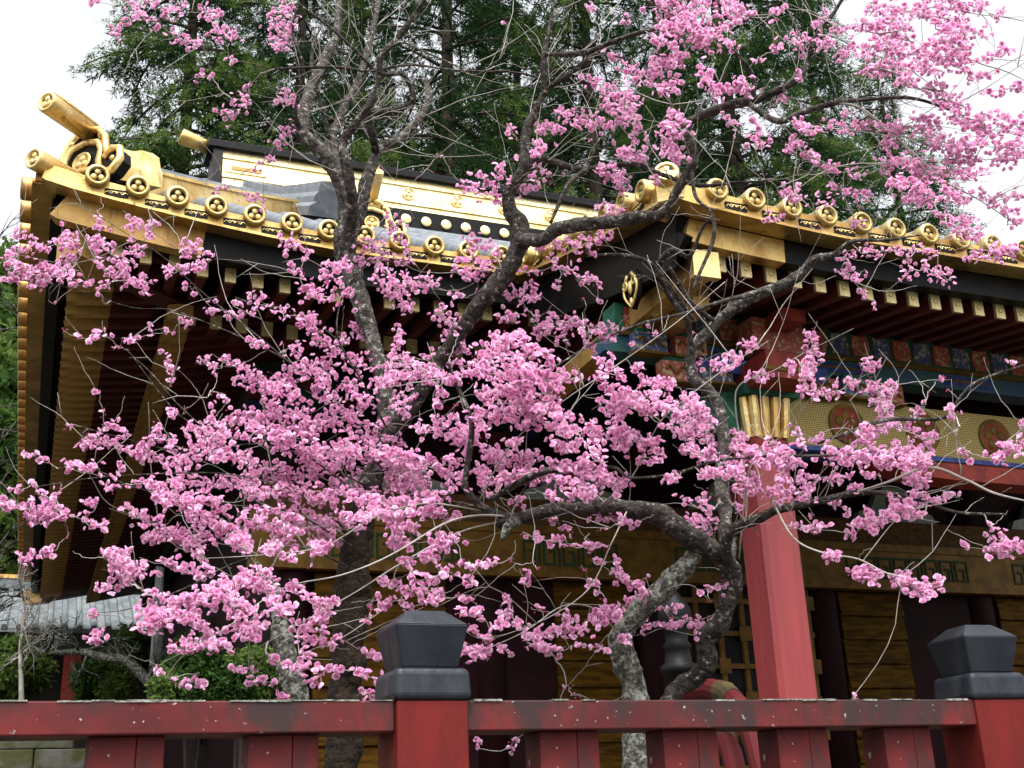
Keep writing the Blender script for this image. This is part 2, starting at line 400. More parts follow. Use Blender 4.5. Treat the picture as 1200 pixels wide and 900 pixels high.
# small black plates with gilt scrollwork, between the tile ends
mm = MB(); mm.box(-.088, .088, -.006, .004, -.03, .03, 0)
def scroll(mm, W):
    for sg in (-1, 1):
        mm.tube([(sg * (.008 + W * k / 9), -.0075, .011 * math.sin(k * 1.15) * (1 - .3 * k / 9)) for k in range(10)], .0038, 5, 1)
        mm.tube([(sg * (W * .55 + .011 * math.cos(k * .9)), -.0075, .011 * math.sin(k * .9)) for k in range(6)], .0032, 5, 1)
    mm.ball((0, -.0075, 0), .011, 1, 8, (1, .5, 1))
scroll(mm, .075)
fp = mm.build('rim_plate', [BLACK, GOLD], hall)
place(fp, [(a + .149, B0 - .0125, hz(EA + lift(a + .149 - A0)) - .09, 0) for a in TA[:15]])
# corner tile: a gilded barrel thrusting out of the corner
m = MB(); c0 = Vector((A0 - .02, B0 - .02, hz(EA + .27)))
dg = Vector((-.75, -.65, .0)).normalized()
m.lathe([(.078, -.42), (.085, 0), (.085, .02), (.078, .03), (.064, .03), (.06, .014)], c0, dg, 22, 0); m.lathe([(.06, .012), (.058, .014)], c0, dg, 22, 1)
crest(m, c0 + dg * .014, .056, dg, 0); hp(m, 'corner_tile_end', [GOLD, BLACK], smooth=True)

# ---- hip ridge with its end ornament
def hipp(s): a = A0 + s; return Vector((a, B0 + s, hz(roof_h(a, B0 + s))))
m = MB()
P = [hipp(.42 + 1.9 * k / 10) for k in range(11)]
m.sweep([p + Vector((0, 0, .06)) for p in P], [(-.1, -.1), (.1, -.1), (.1, .1), (-.1, .1)], 0)
m.sweep([p + Vector((0, 0, .175)) for p in P], [(-.125, -.014), (.125, -.014), (.125, .014), (-.125, .014)], 0)
m.sweep([p + Vector((0, 0, .21)) for p in P], [(-.1, -.02), (.1, -.02), (.075, .03), (0, .05), (-.075, .03)], 1)
hp(m, 'hip_ridge', [GOLD, TILE])
def ridge_ornament(o, face, sc_, horn_dir, horn_len, name='ridge_end_ornament', depth=.42):
    """shouldered black plate with gilt border, bosses and crest, a gilt sleeve behind it, a barrel horn on top"""
    f = Vector(face).normalized(); up = Vector((0, 0, 1)); s_ = up.cross(f).normalized(); up = f.cross(s_).normalized(); o = Vector(o)
    prof = [(-.30, -.02), (-.36, .06), (-.34, .15), (-.27, .17), (-.23, .13), (-.20, .2), (-.17, .31), (-.10, .385), (0, .41), (.10, .385), (.17, .31), (.20, .2), (.23, .13), (.27, .17), (.34, .15), (.36, .06), (.30, -.02), (.2, -.04), (.12, .03), (0, .05), (-.12, .03), (-.2, -.04)]
    prof = [(x * sc_, y * sc_) for x, y in prof]
    mb = MB(); mb.prism(prof, o, s_, up, -f * .1 * sc_, 0)
    part = hp(mb, name, [BLACK, GOLD])
    tr = MB(); n = len(prof)
    ring = [o + f * .012 + s_ * x + up * y for x, y in prof]; tr.tube(ring + [ring[0], ring[1]], .028 * sc_, 8)
    inn = [o + f * .012 + s_ * x * sc_ + up * y * sc_ for x, y in ((-.19, .0), (-.16, .1), (-.165, .19), (-.12, .27), (0, .30), (.12, .27), (.165, .19), (.16, .1), (.19, .0))]; tr.tube(inn, .026 * sc_, 8)
    for x, y in ((-.13, .325), (.13, .325), (0, .35), (-.29, .08), (.29, .08), (-.215, .12), (.215, .12)):
        tr.ball(o + f * .014 + s_ * x * sc_ + up * y * sc_, .022 * sc_, 0, 8)
    hp(tr, 'gilt_border', GOLD, part, smooth=True)
    cr_ = MB(); cc = o + f * .012 + up * .13 * sc_
    cr_.lathe([(.082 * sc_, 0), (.082 * sc_, .012), (.068 * sc_, .016), (.064 * sc_, .004)], cc, f, 20); crest(cr_, cc + f * .004, .06 * sc_, f, 0)
    hp(cr_, 'crest', GOLD, part, smooth=True)
    hn = MB(); hd = Vector(horn_dir).normalized(); h0 = o - f * .06 * sc_ + up * .40 * sc_; h1 = h0 + hd * horn_len; r_ = .078 * sc_
    hn.lathe([(r_ * .85, 0), (r_, horn_len), (r_, horn_len + .015), (r_ * .9, horn_len + .025), (r_ * .76, horn_len + .025), (r_ * .7, horn_len + .01)], h0, hd, 20, 0)
    hn.lathe([(r_ * .7, horn_len + .008), (r_ * .68, horn_len + .01)], h0, hd, 20, 1); crest(hn, h0 + hd * (horn_len + .01), r_ * .66, hd, 0)
    hn.bar(h0 + up * r_ + hd * .02, h0 + up * r_ * 1.12 + hd * horn_len, r_ * .9, .02, 0)
    hp(hn, 'horn', [GOLD, BLACK], part, smooth=True)
    bk = Vector((-f.x, -f.y, .32)).normalized(); sv = MB(); sv.prism([(x * .95, y * .82 + .02) for x, y in prof[4:13]] + [(.23 * sc_, 0), (-.23 * sc_, 0)], o - f * .102 * sc_, s_, up, bk * depth * sc_, 0); sv.prism([(x * 1.03, y * .88 + .02) for x, y in prof[4:13]] + [(.25 * sc_, 0), (-.25 * sc_, 0)], o - f * .102 * sc_ + bk * depth * sc_ * .8, s_, up, bk * depth * sc_ * .3, 0)
    hp(sv, 'gilt_sleeve', GOLD, part)
    return part
q = hipp(.30); ridge_ornament(q + Vector((0, 0, -.03)), (-.72, -.69, .12), 1.12, (-.70, -.70, .04), .52)

# ---- main ridge: gilded wall, black cap, crest rows, end ornament in profile
RZ0, RZ1 = hz(8.9), hz(9.95)
m = MB()
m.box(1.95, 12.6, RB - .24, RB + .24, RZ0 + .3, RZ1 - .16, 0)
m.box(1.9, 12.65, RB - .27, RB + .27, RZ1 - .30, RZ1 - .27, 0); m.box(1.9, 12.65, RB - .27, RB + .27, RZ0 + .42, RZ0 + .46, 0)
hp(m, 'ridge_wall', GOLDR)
m = MB(); m.box(1.72, 12.8, RB - .34, RB + .34, RZ1 - .16, RZ1 - .05, 0); m.sweep([(1.72, RB, RZ1 - .06), (12.8, RB, RZ1 - .06)], [(-.3, 0), (.3, 0), (.2, .1), (0, .14), (-.2, .1)], 0); hp(m, 'ridge_cap', BLACK)
m = MB(); m.box(2.6, 12.6, RB - .30, RB + .30, RZ0 - .25, RZ0 + .3, 0); hp(m, 'ridge_base_band', BLACK)
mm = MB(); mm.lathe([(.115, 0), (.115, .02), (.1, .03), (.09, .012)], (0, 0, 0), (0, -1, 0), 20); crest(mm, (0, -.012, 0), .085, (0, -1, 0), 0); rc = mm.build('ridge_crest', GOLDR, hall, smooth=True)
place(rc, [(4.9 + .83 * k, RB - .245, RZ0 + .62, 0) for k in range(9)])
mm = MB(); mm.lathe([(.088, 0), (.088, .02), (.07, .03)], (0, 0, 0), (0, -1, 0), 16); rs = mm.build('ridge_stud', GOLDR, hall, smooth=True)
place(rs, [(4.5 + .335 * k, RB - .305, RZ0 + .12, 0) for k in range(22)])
m = MB(); m.prism([(-.42, RZ0 - .2), (-.36, RZ0 + .45), (-.3, RZ1 - .15), (.3, RZ1 - .15), (.36, RZ0 + .45), (.42, RZ0 - .2)], (1.80, RB, 0), (0, 1, 0), (0, 0, 1), (.14, 0, 0)); e = hp(m, 'ridge_end_plate', BLACK)
hn = MB(); hn.lathe([(.10, -.05), (.125, .42), (.125, .44), (.1, .45), (.09, .43)], (1.76, RB, RZ1 - .02), (-1, 0, .30), 20); hp(hn, 'horn', GOLD, e, smooth=True)
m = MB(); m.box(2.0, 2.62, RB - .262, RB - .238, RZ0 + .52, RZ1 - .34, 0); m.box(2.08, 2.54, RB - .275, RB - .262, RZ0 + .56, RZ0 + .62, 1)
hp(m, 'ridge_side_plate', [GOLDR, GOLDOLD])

# ---- left gable wall, its barge boards, and the descending ridge in front of it
m = MB()
m.prism([(GB - .6, hz(roof_h(GA, GB - .6, True)) - .9), (RB, hz(8.85)), (B0 + B1 - GB + .6, hz(roof_h(GA, GB - .6, True)) - .9), (RB, hz(6.2))], (GA, 0, 0), (0, 1, 0), (0, 0, 1), (.15, 0, 0))
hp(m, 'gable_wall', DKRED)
def slope_line(a, b0, b1, dz, n=16): return [(a, b0 + (b1 - b0) * k / n, hz(roof_h(a, b0 + (b1 - b0) * k / n, True)) + dz) for k in range(n + 1)]
m = MB()
for f in (lambda p: p, lambda p: (p[0], B0 + B1 - p[1], p[2])):
    m.sweep([f(p) for p in slope_line(1.72, 10.9, RB, -.2)], [(-.05, -.17), (.05, -.17), (.05, .17), (-.05, .17)])
hp(m, 'barge_board', GOLD)
m = MB()
for k, dz in enumerate((.12, .24, .36)):
    vp_ = [(x, y, z + .10 * (1 - math.sin(math.pi * i / 16)) - .02) for i, (x, y, z) in enumerate(slope_line(2.22 + .05 * k, 10.15 + .15 * k, 15.9, dz))]
    m.sweep(vp_, [(-.17 + .03 * k, -.09), (.17 - .03 * k, -.09), (.16 - .03 * k, 0), (.09, .05), (0, .06), (-.09, .05), (-.16 + .03 * k, 0)])
hp(m, 'verge_tiles', TILE, smooth=False)
m = MB()
m.sweep(slope_line(2.68, 10.35, RB - .2, .16), [(-.13, -.16), (.13, -.16), (.13, .14), (-.13, .14)], 0)
m.sweep(slope_line(2.68, 10.35, RB - .2, .33), [(-.15, -.03), (.15, -.03), (.12, .04), (0, .08), (-.12, .04)], 1)
hp(m, 'descending_ridge', [GOLD, TILE])
ridge_ornament(Vector((2.72, 10.3, hz(roof_h(2.72, 10.3, True)) - .02)), (-.05, -1, .05), .95, (-.02, -.75, .62), .34)

# ---- walls, frieze beams, doors
m = MB()
WA = 2.0
m.box(WA, 12.4, 10.8, 11.0, .5, hz(4.6)); m.box(WA, WA + .2, 11.0, 22.2, .5, hz(4.6)); m.box(12.2, 12.4, 11.0, 22.2, .5, hz(4.6)); m.box(WA, 12.4, 22.0, 22.2, .5, hz(4.6))
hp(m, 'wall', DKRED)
# veranda and stone plinth
m = MB(); m.box(.4, 14, 8.9, 23.6, 0, .5); hp(m, 'plinth', STONE)
m = MB(); m.box(.9, 13.5, 9.3, 10.79, hz(-.55), hz(-.4), 0); m.box(.9, WA - .01, 10.79, 23.4, hz(-.55), hz(-.4), 0)
m.box(.95, 13.4, 9.34, 9.44, hz(.10), hz(.22), 0); m.box(.95, 13.4, 9.35, 9.42, hz(-.2), hz(-.12), 0)
for k in range(12): m.box(1 + 1.12 * k, 1.1 + 1.12 * k, 9.34, 9.44, hz(-.4), hz(.3), 0)
hp(m, 'veranda', VERM)
# round gilt corner columns
PA = [2.1, 4.0, 5.75, 7.85, 10.0, 12.2]
mm = MB(); mm.lathe([(.17, 0), (.17, 4.4)], (0, 0, 0), (0, 0, 1), 20); cw = mm.build('wall_column', DKRED, hall, smooth=True)
place(cw, [(a, 10.78, hz(-.4), 0) for a in PA])
# key-fret frieze beam
m = MB(); m.box(WA - .3, 12.7, 10.56, 10.66, hz(2.26), hz(2.62), 0); m.box(WA - .32, 12.72, 10.54, 10.68, hz(2.62), hz(2.70), 0); m.box(WA - .32, 12.72, 10.54, 10.68, hz(2.19), hz(2.26), 0)
fz = hp(m, 'frieze_beam', YELL)
FRET = mat('dark_green_fret', (.012, .045, .02), .7, 0, (.02, .035, .012), 12, spec=.15); y0, y1 = 10.549, 10.56; zz = hz(2.31); H_ = .24; t_ = .022; pw = .21
a = WA; m = MB()
while a < 12.4:
    if any(abs(a + .1 - c) < .3 for c in PA):
        if m.v: hp(m, 'key_fret', FRET, fz)
        m = MB()
    if not any(abs(a + .1 - c) < .3 for c in PA):
        for (u0, u1, v0, v1) in ((0, pw - t_ * 1.2, H_ - t_, H_), (0, t_, 0, H_ - t_), (t_, pw * .62, 0, t_), (pw * .62 - t_, pw * .62, t_, H_ * .62), (pw * .3, pw * .62 - t_, H_ * .62 - t_, H_ * .62), (pw - t_ * 2.2, pw - t_ * 1.2, 0, H_ - t_)):
            m.box(a + u0, a + u1, y0, y1, zz + v0, zz + v1, 0)
    a += pw
if m.v: hp(m, 'key_fret', FRET, fz)
# upper dark carved frieze with floral panels
m = MB(); m.box(WA - .2, 12.6, 10.6, 10.72, hz(2.71), hz(2.98), 0); fl = hp(m, 'floral_band', mat('floral_band_pigment', (.045, .035, .018), .8, 0, (.10, .045, .02), 26, lo=.42, hi=.55, spec=.05))
CARV = mat('carved_relief_pigment', (.08, .16, .15), .7, 0, (.25, .2, .16), 18, lo=.4, hi=.6, bump=.6, bscale=30)
def frog(ac, z0):
    mb = MB(); P = [(-.55, 0), (-.5, .1), (-.33, .14), (-.24, .3), (-.12, .4), (.12, .4), (.24, .3), (.33, .14), (.5, .1), (.55, 0)]
    mb.prism(P, (ac, 10.6, z0), (1, 0, 0), (0, 0, 1), (0, .1, 0), 0)
    mb.ball((ac, 10.6, z0 + .19), .13, 1, 10, (1, .5, 1))
    return hp(mb, 'frog_leg_strut', [CARV, mat('peony_relief', (.35, .04, .06), .7, 0, (.2, .03, .05), 20)])
for a in (3.05, 4.9, 6.8, 8.9, 11.1): frog(a, hz(2.98))
DVERM = mat('shaded_vermilion', (.05, .008, .007), .7, 0, (.03, .006, .006), 10, spec=.1); DGREEN = mat('shaded_green', (.008, .025, .018), .7, 0, (.006, .016, .013), 10, spec=.1); DBLUE = mat('shaded_blue', (.008, .01, .035), .7, 0, (.012, .016, .045), 10, spec=.1)  # darker copies of the pigments: shade under the eaves put into the colour
# bracket sets on the columns
def bracket(ac, b, z, s_=1):
    mb = MB()
    mb.box(ac - .17 * s_, ac + .17 * s_, b - .17 * s_, b + .17 * s_, z, z + .13 * s_, 0)
    mb.hexa([(ac - .12 * s_, b - .45 * s_, z + .17 * s_), (ac + .12 * s_, b - .45 * s_, z + .17 * s_), (ac + .12 * s_, b + .1, z + .13 * s_), (ac - .12 * s_, b + .1, z + .13 * s_), (ac - .12 * s_, b - .5 * s_, z + .27 * s_), (ac + .12 * s_, b - .5 * s_, z + .27 * s_), (ac + .12 * s_, b + .1, z + .27 * s_), (ac - .12 * s_, b + .1, z + .27 * s_)], 1)
    mb.box(ac - .5 * s_, ac + .5 * s_, b - .08, b + .08, z + .132 * s_, z + .27 * s_, 2)
    for q in (-.4, 0, .4): mb.box(ac + (q - .1) * s_, ac + (q + .1) * s_, b - .11, b + .11, z + .272 * s_, z + .38 * s_, 0)
    mb.box(ac - .1, ac + .1, b - .5 * s_, b - .3 * s_, z + .272 * s_, z + .38 * s_, 0)
    return hp(mb, 'bracket_set', [DVERM, DGREEN, DBLUE])
for a in PA[:4]: bracket(a, 10.55, hz(3.45))
m = MB(); m.box(WA - .4, 12.8, 10.45, 10.7, hz(3.86), hz(4.05)); hp(m, 'eave_purlin', DGREEN)
m = MB(); m.box(WA - .35, WA - .1, 10.3, 22.6, hz(3.86), hz(4.05)); hp(m, 'eave_purlin', DGREEN)
# louvred gilt door leaves and dark red leaves
LOUV = mat('gilt_louvre', (.085, .043, .004), .7, .1, (.036, .017, .002), 4, spec=.06, stretch=(1, 1, 6))
def leaf(a0, a1, kind):
    mb = MB()
    if kind == 'gilt':
        mb.box(a0, a1, 10.70, 10.74, hz(-.38), hz(2.18), 0)
        n = 10
        for k in range(n):
            z = hz(-.36) + 2.54 * k / n
            mb.hexa([(a0, 10.655, z), (a1, 10.655, z), (a1, 10.70, z + .02), (a0, 10.70, z + .02), (a0, 10.68, z + 2.54 / n - .02), (a1, 10.68, z + 2.54 / n - .02), (a1, 10.70, z + 2.54 / n - .02), (a0, 10.70, z + 2.54 / n - .02)], 0)
        return hp(mb, 'louvred_door', LOUV)
    if kind == 'red':
        mb.box(a0, a1, 10.70, 10.76, hz(-.38), hz(2.18), 0)
        return hp(mb, 'panel_door', DKRED)
    mb.box(a0, a1, 10.72, 10.76, hz(-.38), hz(2.18), 0)
    n = int((a1 - a0) / .28)
    for k in range(n + 1):
        x = a0 + (a1 - a0 - .06) * k / n; mb.box(x, x + .05, 10.68, 10.72, hz(-.38), hz(2.18), 1)
    for k in range(8):
        z = hz(-.3) + .33 * k; mb.box(a0, a1, 10.665, 10.682, z, z + .05, 1)
        for j in range(n + 1):
            x = a0 + (a1 - a0 - .06) * j / n; mb.box(x - .04, x + .09, 10.655, 10.667, z - .05, z + .1, 1) if (j + k) % 2 else None
    return hp(mb, 'lattice_door', [BLACK, YELL])
for a0, a1, kd in ((2.3, 3.55, 'gilt'), (3.56, 4.66, 'red'), (4.67, 5.5, 'gilt'), (5.95, 7.65, 'lattice'), (8.02, 8.85, 'gilt'), (8.86, 9.8, 'red'), (10.2, 11.0, 'gilt'), (11.01, 12.0, 'red')): leaf(a0, a1, kd)

# ---- entrance porch: a lower roof reaching forward, front eave b = 5.93, left verge a = 3.55
C0, C1, D0 = 3.55, 10.85, 5.93
EB = 3.775
def plift(a): return .10 * max(0, 1 - min(a - C0, C1 - a) / 1.6) ** 1.6
def porch_h(a, b):
    t = (b - D0) / (B0 + .1 - D0)
    return EB + plift(a) * (1 - t) + (4.52 - EB) * (.8 * t + .2 * t * t)
m = MB(); g = []
for i in range(41):
    a = C0 + (C1 - C0) * i / 40; g.append([(a, D0 + (B0 + .35 - D0) * k / 10, hz(porch_h(a, D0 + (B0 + .35 - D0) * k / 10)) - .05) for k in range(11)])
slope_grid(m, g, 0)
PT = [3.896 + .2855 * k for k in range(24)]
for a in PT: m.tube([(a, D0 + .03 + 2.7 * k / 10, hz(porch_h(a, D0 + 2.7 * k / 10))) for k in range(11)], .075, 8)
PV = [6.2 + .29 * k for k in range(8)]
for b in PV: m.tube([(C0 + .03, b, hz(porch_h(C0, b)) + .0), (C0 + .32, b, hz(porch_h(C0, b)) + .05)], .075, 8)
pr = hp(m, 'porch_roof', TILE)
for pl in pr.data.polygons: pl.use_smooth = True
pf = lambda ins, dz, a0=C0, a1=C1: [(max(a0 + (a1 - a0) * k / 40, C0 + ins), D0 + ins, hz(EB + plift(a0 + (a1 - a0) * k / 40)) + dz) for k in range(41)]
pv = lambda ins, dz, b1=B0 + .1: [(C0 + ins, max(D0 + (b1 - D0) * k / 30, D0 + ins), hz(porch_h(C0, D0 + (b1 - D0) * k / 30)) + dz) for k in range(31)]
rim(pf(.05, -.07), 'porch_eave_rim', GOLDT, .12, .12); rim(pv(.05, -.07), 'porch_verge_rim', GOLDT, .12, .12)
rim(pf(.055, -.137), 'porch_eave_molding', GOLDT, .17, .02); rim(pv(.055, -.137), 'porch_verge_molding', GOLDT, .17, .02)
rim(pf(.2, -.235, C0, C0 + .95), 'porch_corner_fascia', GOLDT, .1, .17); rim(pf(.2, -.235, C0 + .952, C1), 'porch_fascia', BLACK, .1, .17)
rim(pv(.2, -.235), 'porch_verge_fascia', BLACK, .1, .17)
pe = tile_end_mesh('porch_tile_end', .08, GOLDD)
place(pe, [(a, D0 - .02, hz(EB + plift(a)), 0) for a in PT] + [(C0 - .035, b, hz(porch_h(C0, b)), -math.pi / 2) for b in PV])
mm = MB(); mm.box(-.082, .082, -.006, .004, -.028, .028, 0)
scroll(mm, .07)
pp = mm.build('porch_rim_plate', [BLACK, GOLD], hall)
place(pp, [(a + .143, D0 - .0125, hz(EB + plift(a + .143)) - .085, 0) for a in PT[:12]] + [(C0 - .0125, b + .145, hz(porch_h(C0, b + .145)) - .085, -math.pi / 2) for b in PV[:-1]])
m = MB(); c0 = Vector((C0 - .02, D0 - .02, hz(EB + .13))); dg = Vector((-.45, -.85, .22)).normalized()
m.lathe([(.075, -.4), (.082, 0), (.082, .02), (.074, .03), (.06, .03), (.056, .014)], c0, dg, 22, 0); m.lathe([(.056, .012), (.054, .014)], c0, dg, 22, 1); crest(m, c0 + dg * .014, .052, dg, 0)
m.bar(c0 + Vector((.02, .02, -.1)), c0 + Vector((.5, .5, .02)), .17, .14, 0)
hp(m, 'porch_corner_tile', [GOLD, BLACK], smooth=False)
# soffit and rafters of the porch
m = MB(); g = []
for i in range(31):
    a = C0 + .25 + (C1 - C0 - .5) * i / 30; g.append([(a, D0 + .22 + 2.4 * k / 5, hz(EB - .27 + .16 * (.22 + 2.4 * k / 5))) for k in range(6)])
slope_grid(m, g, 0); hp(m, 'porch_soffit', DKRED)
r_, c_ = rafter_proto('porch_rafter', 2.2, .075, .118, .35, PALEG, .014)
put_rafters((r_, c_), [(4.05 + .1988 * k, D0 + .27, hz(EB - .365 + plift(4.05 + .1988 * k)), 0) for k in range(33)])
# gilt corner board and the bargeboard with its carved pendant, on the left of the porch
m = MB(); m.box(C0 + .26, C0 + .42, D0 + .24, B0 + .2, hz(EB - .44), hz(EB - .3), 0); m.box(C0 + .24, C0 + .44, D0 + .18, D0 + .24, hz(EB - .47), hz(EB - .28), 1)
hp(m, 'porch_verge_rafter', [GOLDOLD, GOLD])
m = MB(); P = pv(.16, -.42)
m.sweep(P, [(-.03, -.13), (.03, -.13), (.03, .1), (-.03, .1)]); bb = hp(m, 'porch_barge_board', BLACK)
m = MB()
for b, s_ in ((6.75, 1), ):
    z = hz(porch_h(C0, b)) - .56
    m.prism([(-.09, .1), (-.13, .02), (-.10, -.08), (0, -.17), (.10, -.08), (.13, .02), (.09, .1)], (C0 + .115, b, z), (0, 1, 0), (0, 0, 1), (.03, 0, 0), 1)
    for sg in (-1, 1):
        m.tube([(C0 + .105, b + sg * (.03 + .07 * math.sin(k * .35)), z + .1 - .025 * k) for k in range(11)], [.014 - .0006 * k for k in range(11)], 8, 0)
        m.tube([(C0 + .1, b + sg * (.065 + .03 * math.cos(k * .8)), z + .03 + .03 * math.sin(k * .8)) for k in range(9)], .010, 7, 0)
    m.ball((C0 + .105, b, z), .028, 0, 12, (.7, 1, 1.9)); m.ball((C0 + .105, b, z - .11), .02, 0, 10, (.7, 1, 1.6))
hp(m, 'gable_pendant', [GOLD, BLACK], bb, smooth=True)
m = MB()                                                  # stepped gilt beam ends below the bargeboard
for k in range(6):
    m.box(C0 + .34, C0 + .62, 6.55 + .12 * k, 6.65 + .12 * k, hz(3.36 - .012 * k), hz(3.46), 0)
    m.ball((C0 + .34, 6.6 + .12 * k, hz(3.38 - .012 * k)), .042, 0, 10)
m.box(C0 + .45, C0 + .58, 6.5, 7.3, hz(3.27), hz(3.35), 1)
hp(m, 'gilt_beam_ends', [GOLDT, GOLDOLD])
# painted lintel over the porch columns
PB = 7.2
m = MB(); m.box(C0 + .15, C1 - .15, PB - .1, PB + .1, hz(3.30), hz(3.52), 0); m.box(C0 + .15, C1 - .15, PB - .115, PB + .115, hz(3.27), hz(3.30), 1); m.box(C0 + .05, C1 - .05, PB - .09, PB + .09, hz(3.14), hz(3.27), 2)
lt = hp(m, 'painted_lintel', [GREEN, YELL, mat('deep_green_pigment', (.012, .085, .05), .6, 0, (.02, .05, .12), 4, stretch=(1, 1, 3))])
PANR = mat('red_scroll_pigment', (.28, .05, .035), .6, 0, (.36, .27, .15), 30, lo=.52, hi=.58)
PANB = mat('blue_scroll_pigment', (.04, .06, .16), .6, 0, (.34, .3, .2), 30, lo=.52, hi=.58)
for kk, pm in ((0, PANR), (1, PANB)):
    a = C0 + .3 + .2 * kk
    while a < C1 - .4:
        m = MB()
        P = [(-.07, -.085), (.07, -.085), (.085, 0), (.07, .085), (-.07, .085), (-.085, 0)]
        m.prism([(x * 1.12, y * 1.1) for x, y in P], (a, PB - .105, hz(3.41)), (1, 0, 0), (0, 0, 1), (0, .005, 0), 1); m.prism(P, (a, PB - .112, hz(3.41)), (1, 0, 0), (0, 0, 1), (0, .007, 0), 0)
        a += .4
        hp(m, 'scroll_panel', [pm, YELL], lt)
a = C0 + .5
while a < C1 - .5:
    m = MB(); m.box(a, a + .5, PB - .096, PB - .089, hz(3.17), hz(3.25), 0); m.box(a + .04, a + .46, PB - .1, PB - .095, hz(3.2), hz(3.22), 1); a += 1.3
    hp(m, 'cartouche', [BLUE, YELL], lt)
# brocade-painted rainbow beam
def brocade():
    mt = bpy.data.materials.new('brocade_gilding'); mt.use_nodes = True; t = mt.node_tree; b = t.nodes['Principled BSDF']; L = t.links.new
    tc = t.nodes.new('ShaderNodeTexCoord'); sx = t.nodes.new('ShaderNodeSeparateXYZ'); L(tc.outputs['Object'], sx.inputs[0])
    def mth(op, a, b_=None):
        n = t.nodes.new('ShaderNodeMath'); n.operation = op
        for i, v in enumerate((a, b_)):
            if v is None: continue
            if isinstance(v, (int, float)): n.inputs[i].default_value = v
            else: L(v, n.inputs[i])
        return n.outputs[0]
    p = mth('ADD', sx.outputs[0], sx.outputs[2]); q = mth('SUBTRACT', sx.outputs[0], sx.outputs[2])
    f = mth('MULTIPLY', mth('SINE', mth('MULTIPLY', p, 210)), mth('SINE', mth('MULTIPLY', q, 210)))
    rp = t.nodes.new('ShaderNodeValToRGB'); rp.color_ramp.elements[0].position = .42; rp.color_ramp.elements[0].color = (.045, .035, .015, 1); rp.color_ramp.elements[1].position = .58; rp.color_ramp.elements[1].color = (.4, .29, .07, 1)
    L(mth('ADD', mth('MULTIPLY', f, .5), .5), rp.inputs[0]); L(rp.outputs[0], b.inputs['Base Color']); b.inputs['Roughness'].default_value = .5; b.inputs['Metallic'].default_value = .4
    return mt
BROC = brocade()
m = MB(); m.box(C0 + 1.2, C1 - 1.2, PB - .12, PB + .12, hz(2.54), hz(2.93), 0); m.box(C0 + 1.2, C1 - 1.2, PB - .13, PB + .13, hz(2.50), hz(2.535), 1)
m.prism([(C0 + 2.2, 2.50), (C1 - 2.2, 2.50), (C1 - 2.6, 2.38), (C1 - 3.0, 2.36), (C0 + 3.0, 2.36), (C0 + 2.6, 2.38)], (0, PB - .115, CZ), (1, 0, 0), (0, 0, 1), (0, .23, 0), 2)
rb = hp(m, 'rainbow_beam', [BROC, BLUE, VERM])
for k in range(6):
    m = MB(); c = (5.6 + .72 * k, PB - .121, hz(2.735))
    m.lathe([(.16, 0), (.16, .012), (.135, .014), (.13, .006)], c, (0, -1, 0), 28, 0); m.lathe([(.128, .004), (.125, .007)], c, (0, -1, 0), 24, 1)
    for j in range(5):
        t = 2 * math.pi * j / 5 + .3; m.ball((c[0] + .07 * math.cos(t), c[1] - .006, c[2] + .07 * math.sin(t)), .045, 0, 8, (1, .3, 1))
    hp(m, 'medallion', [YELL, VERM], rb, smooth=True)
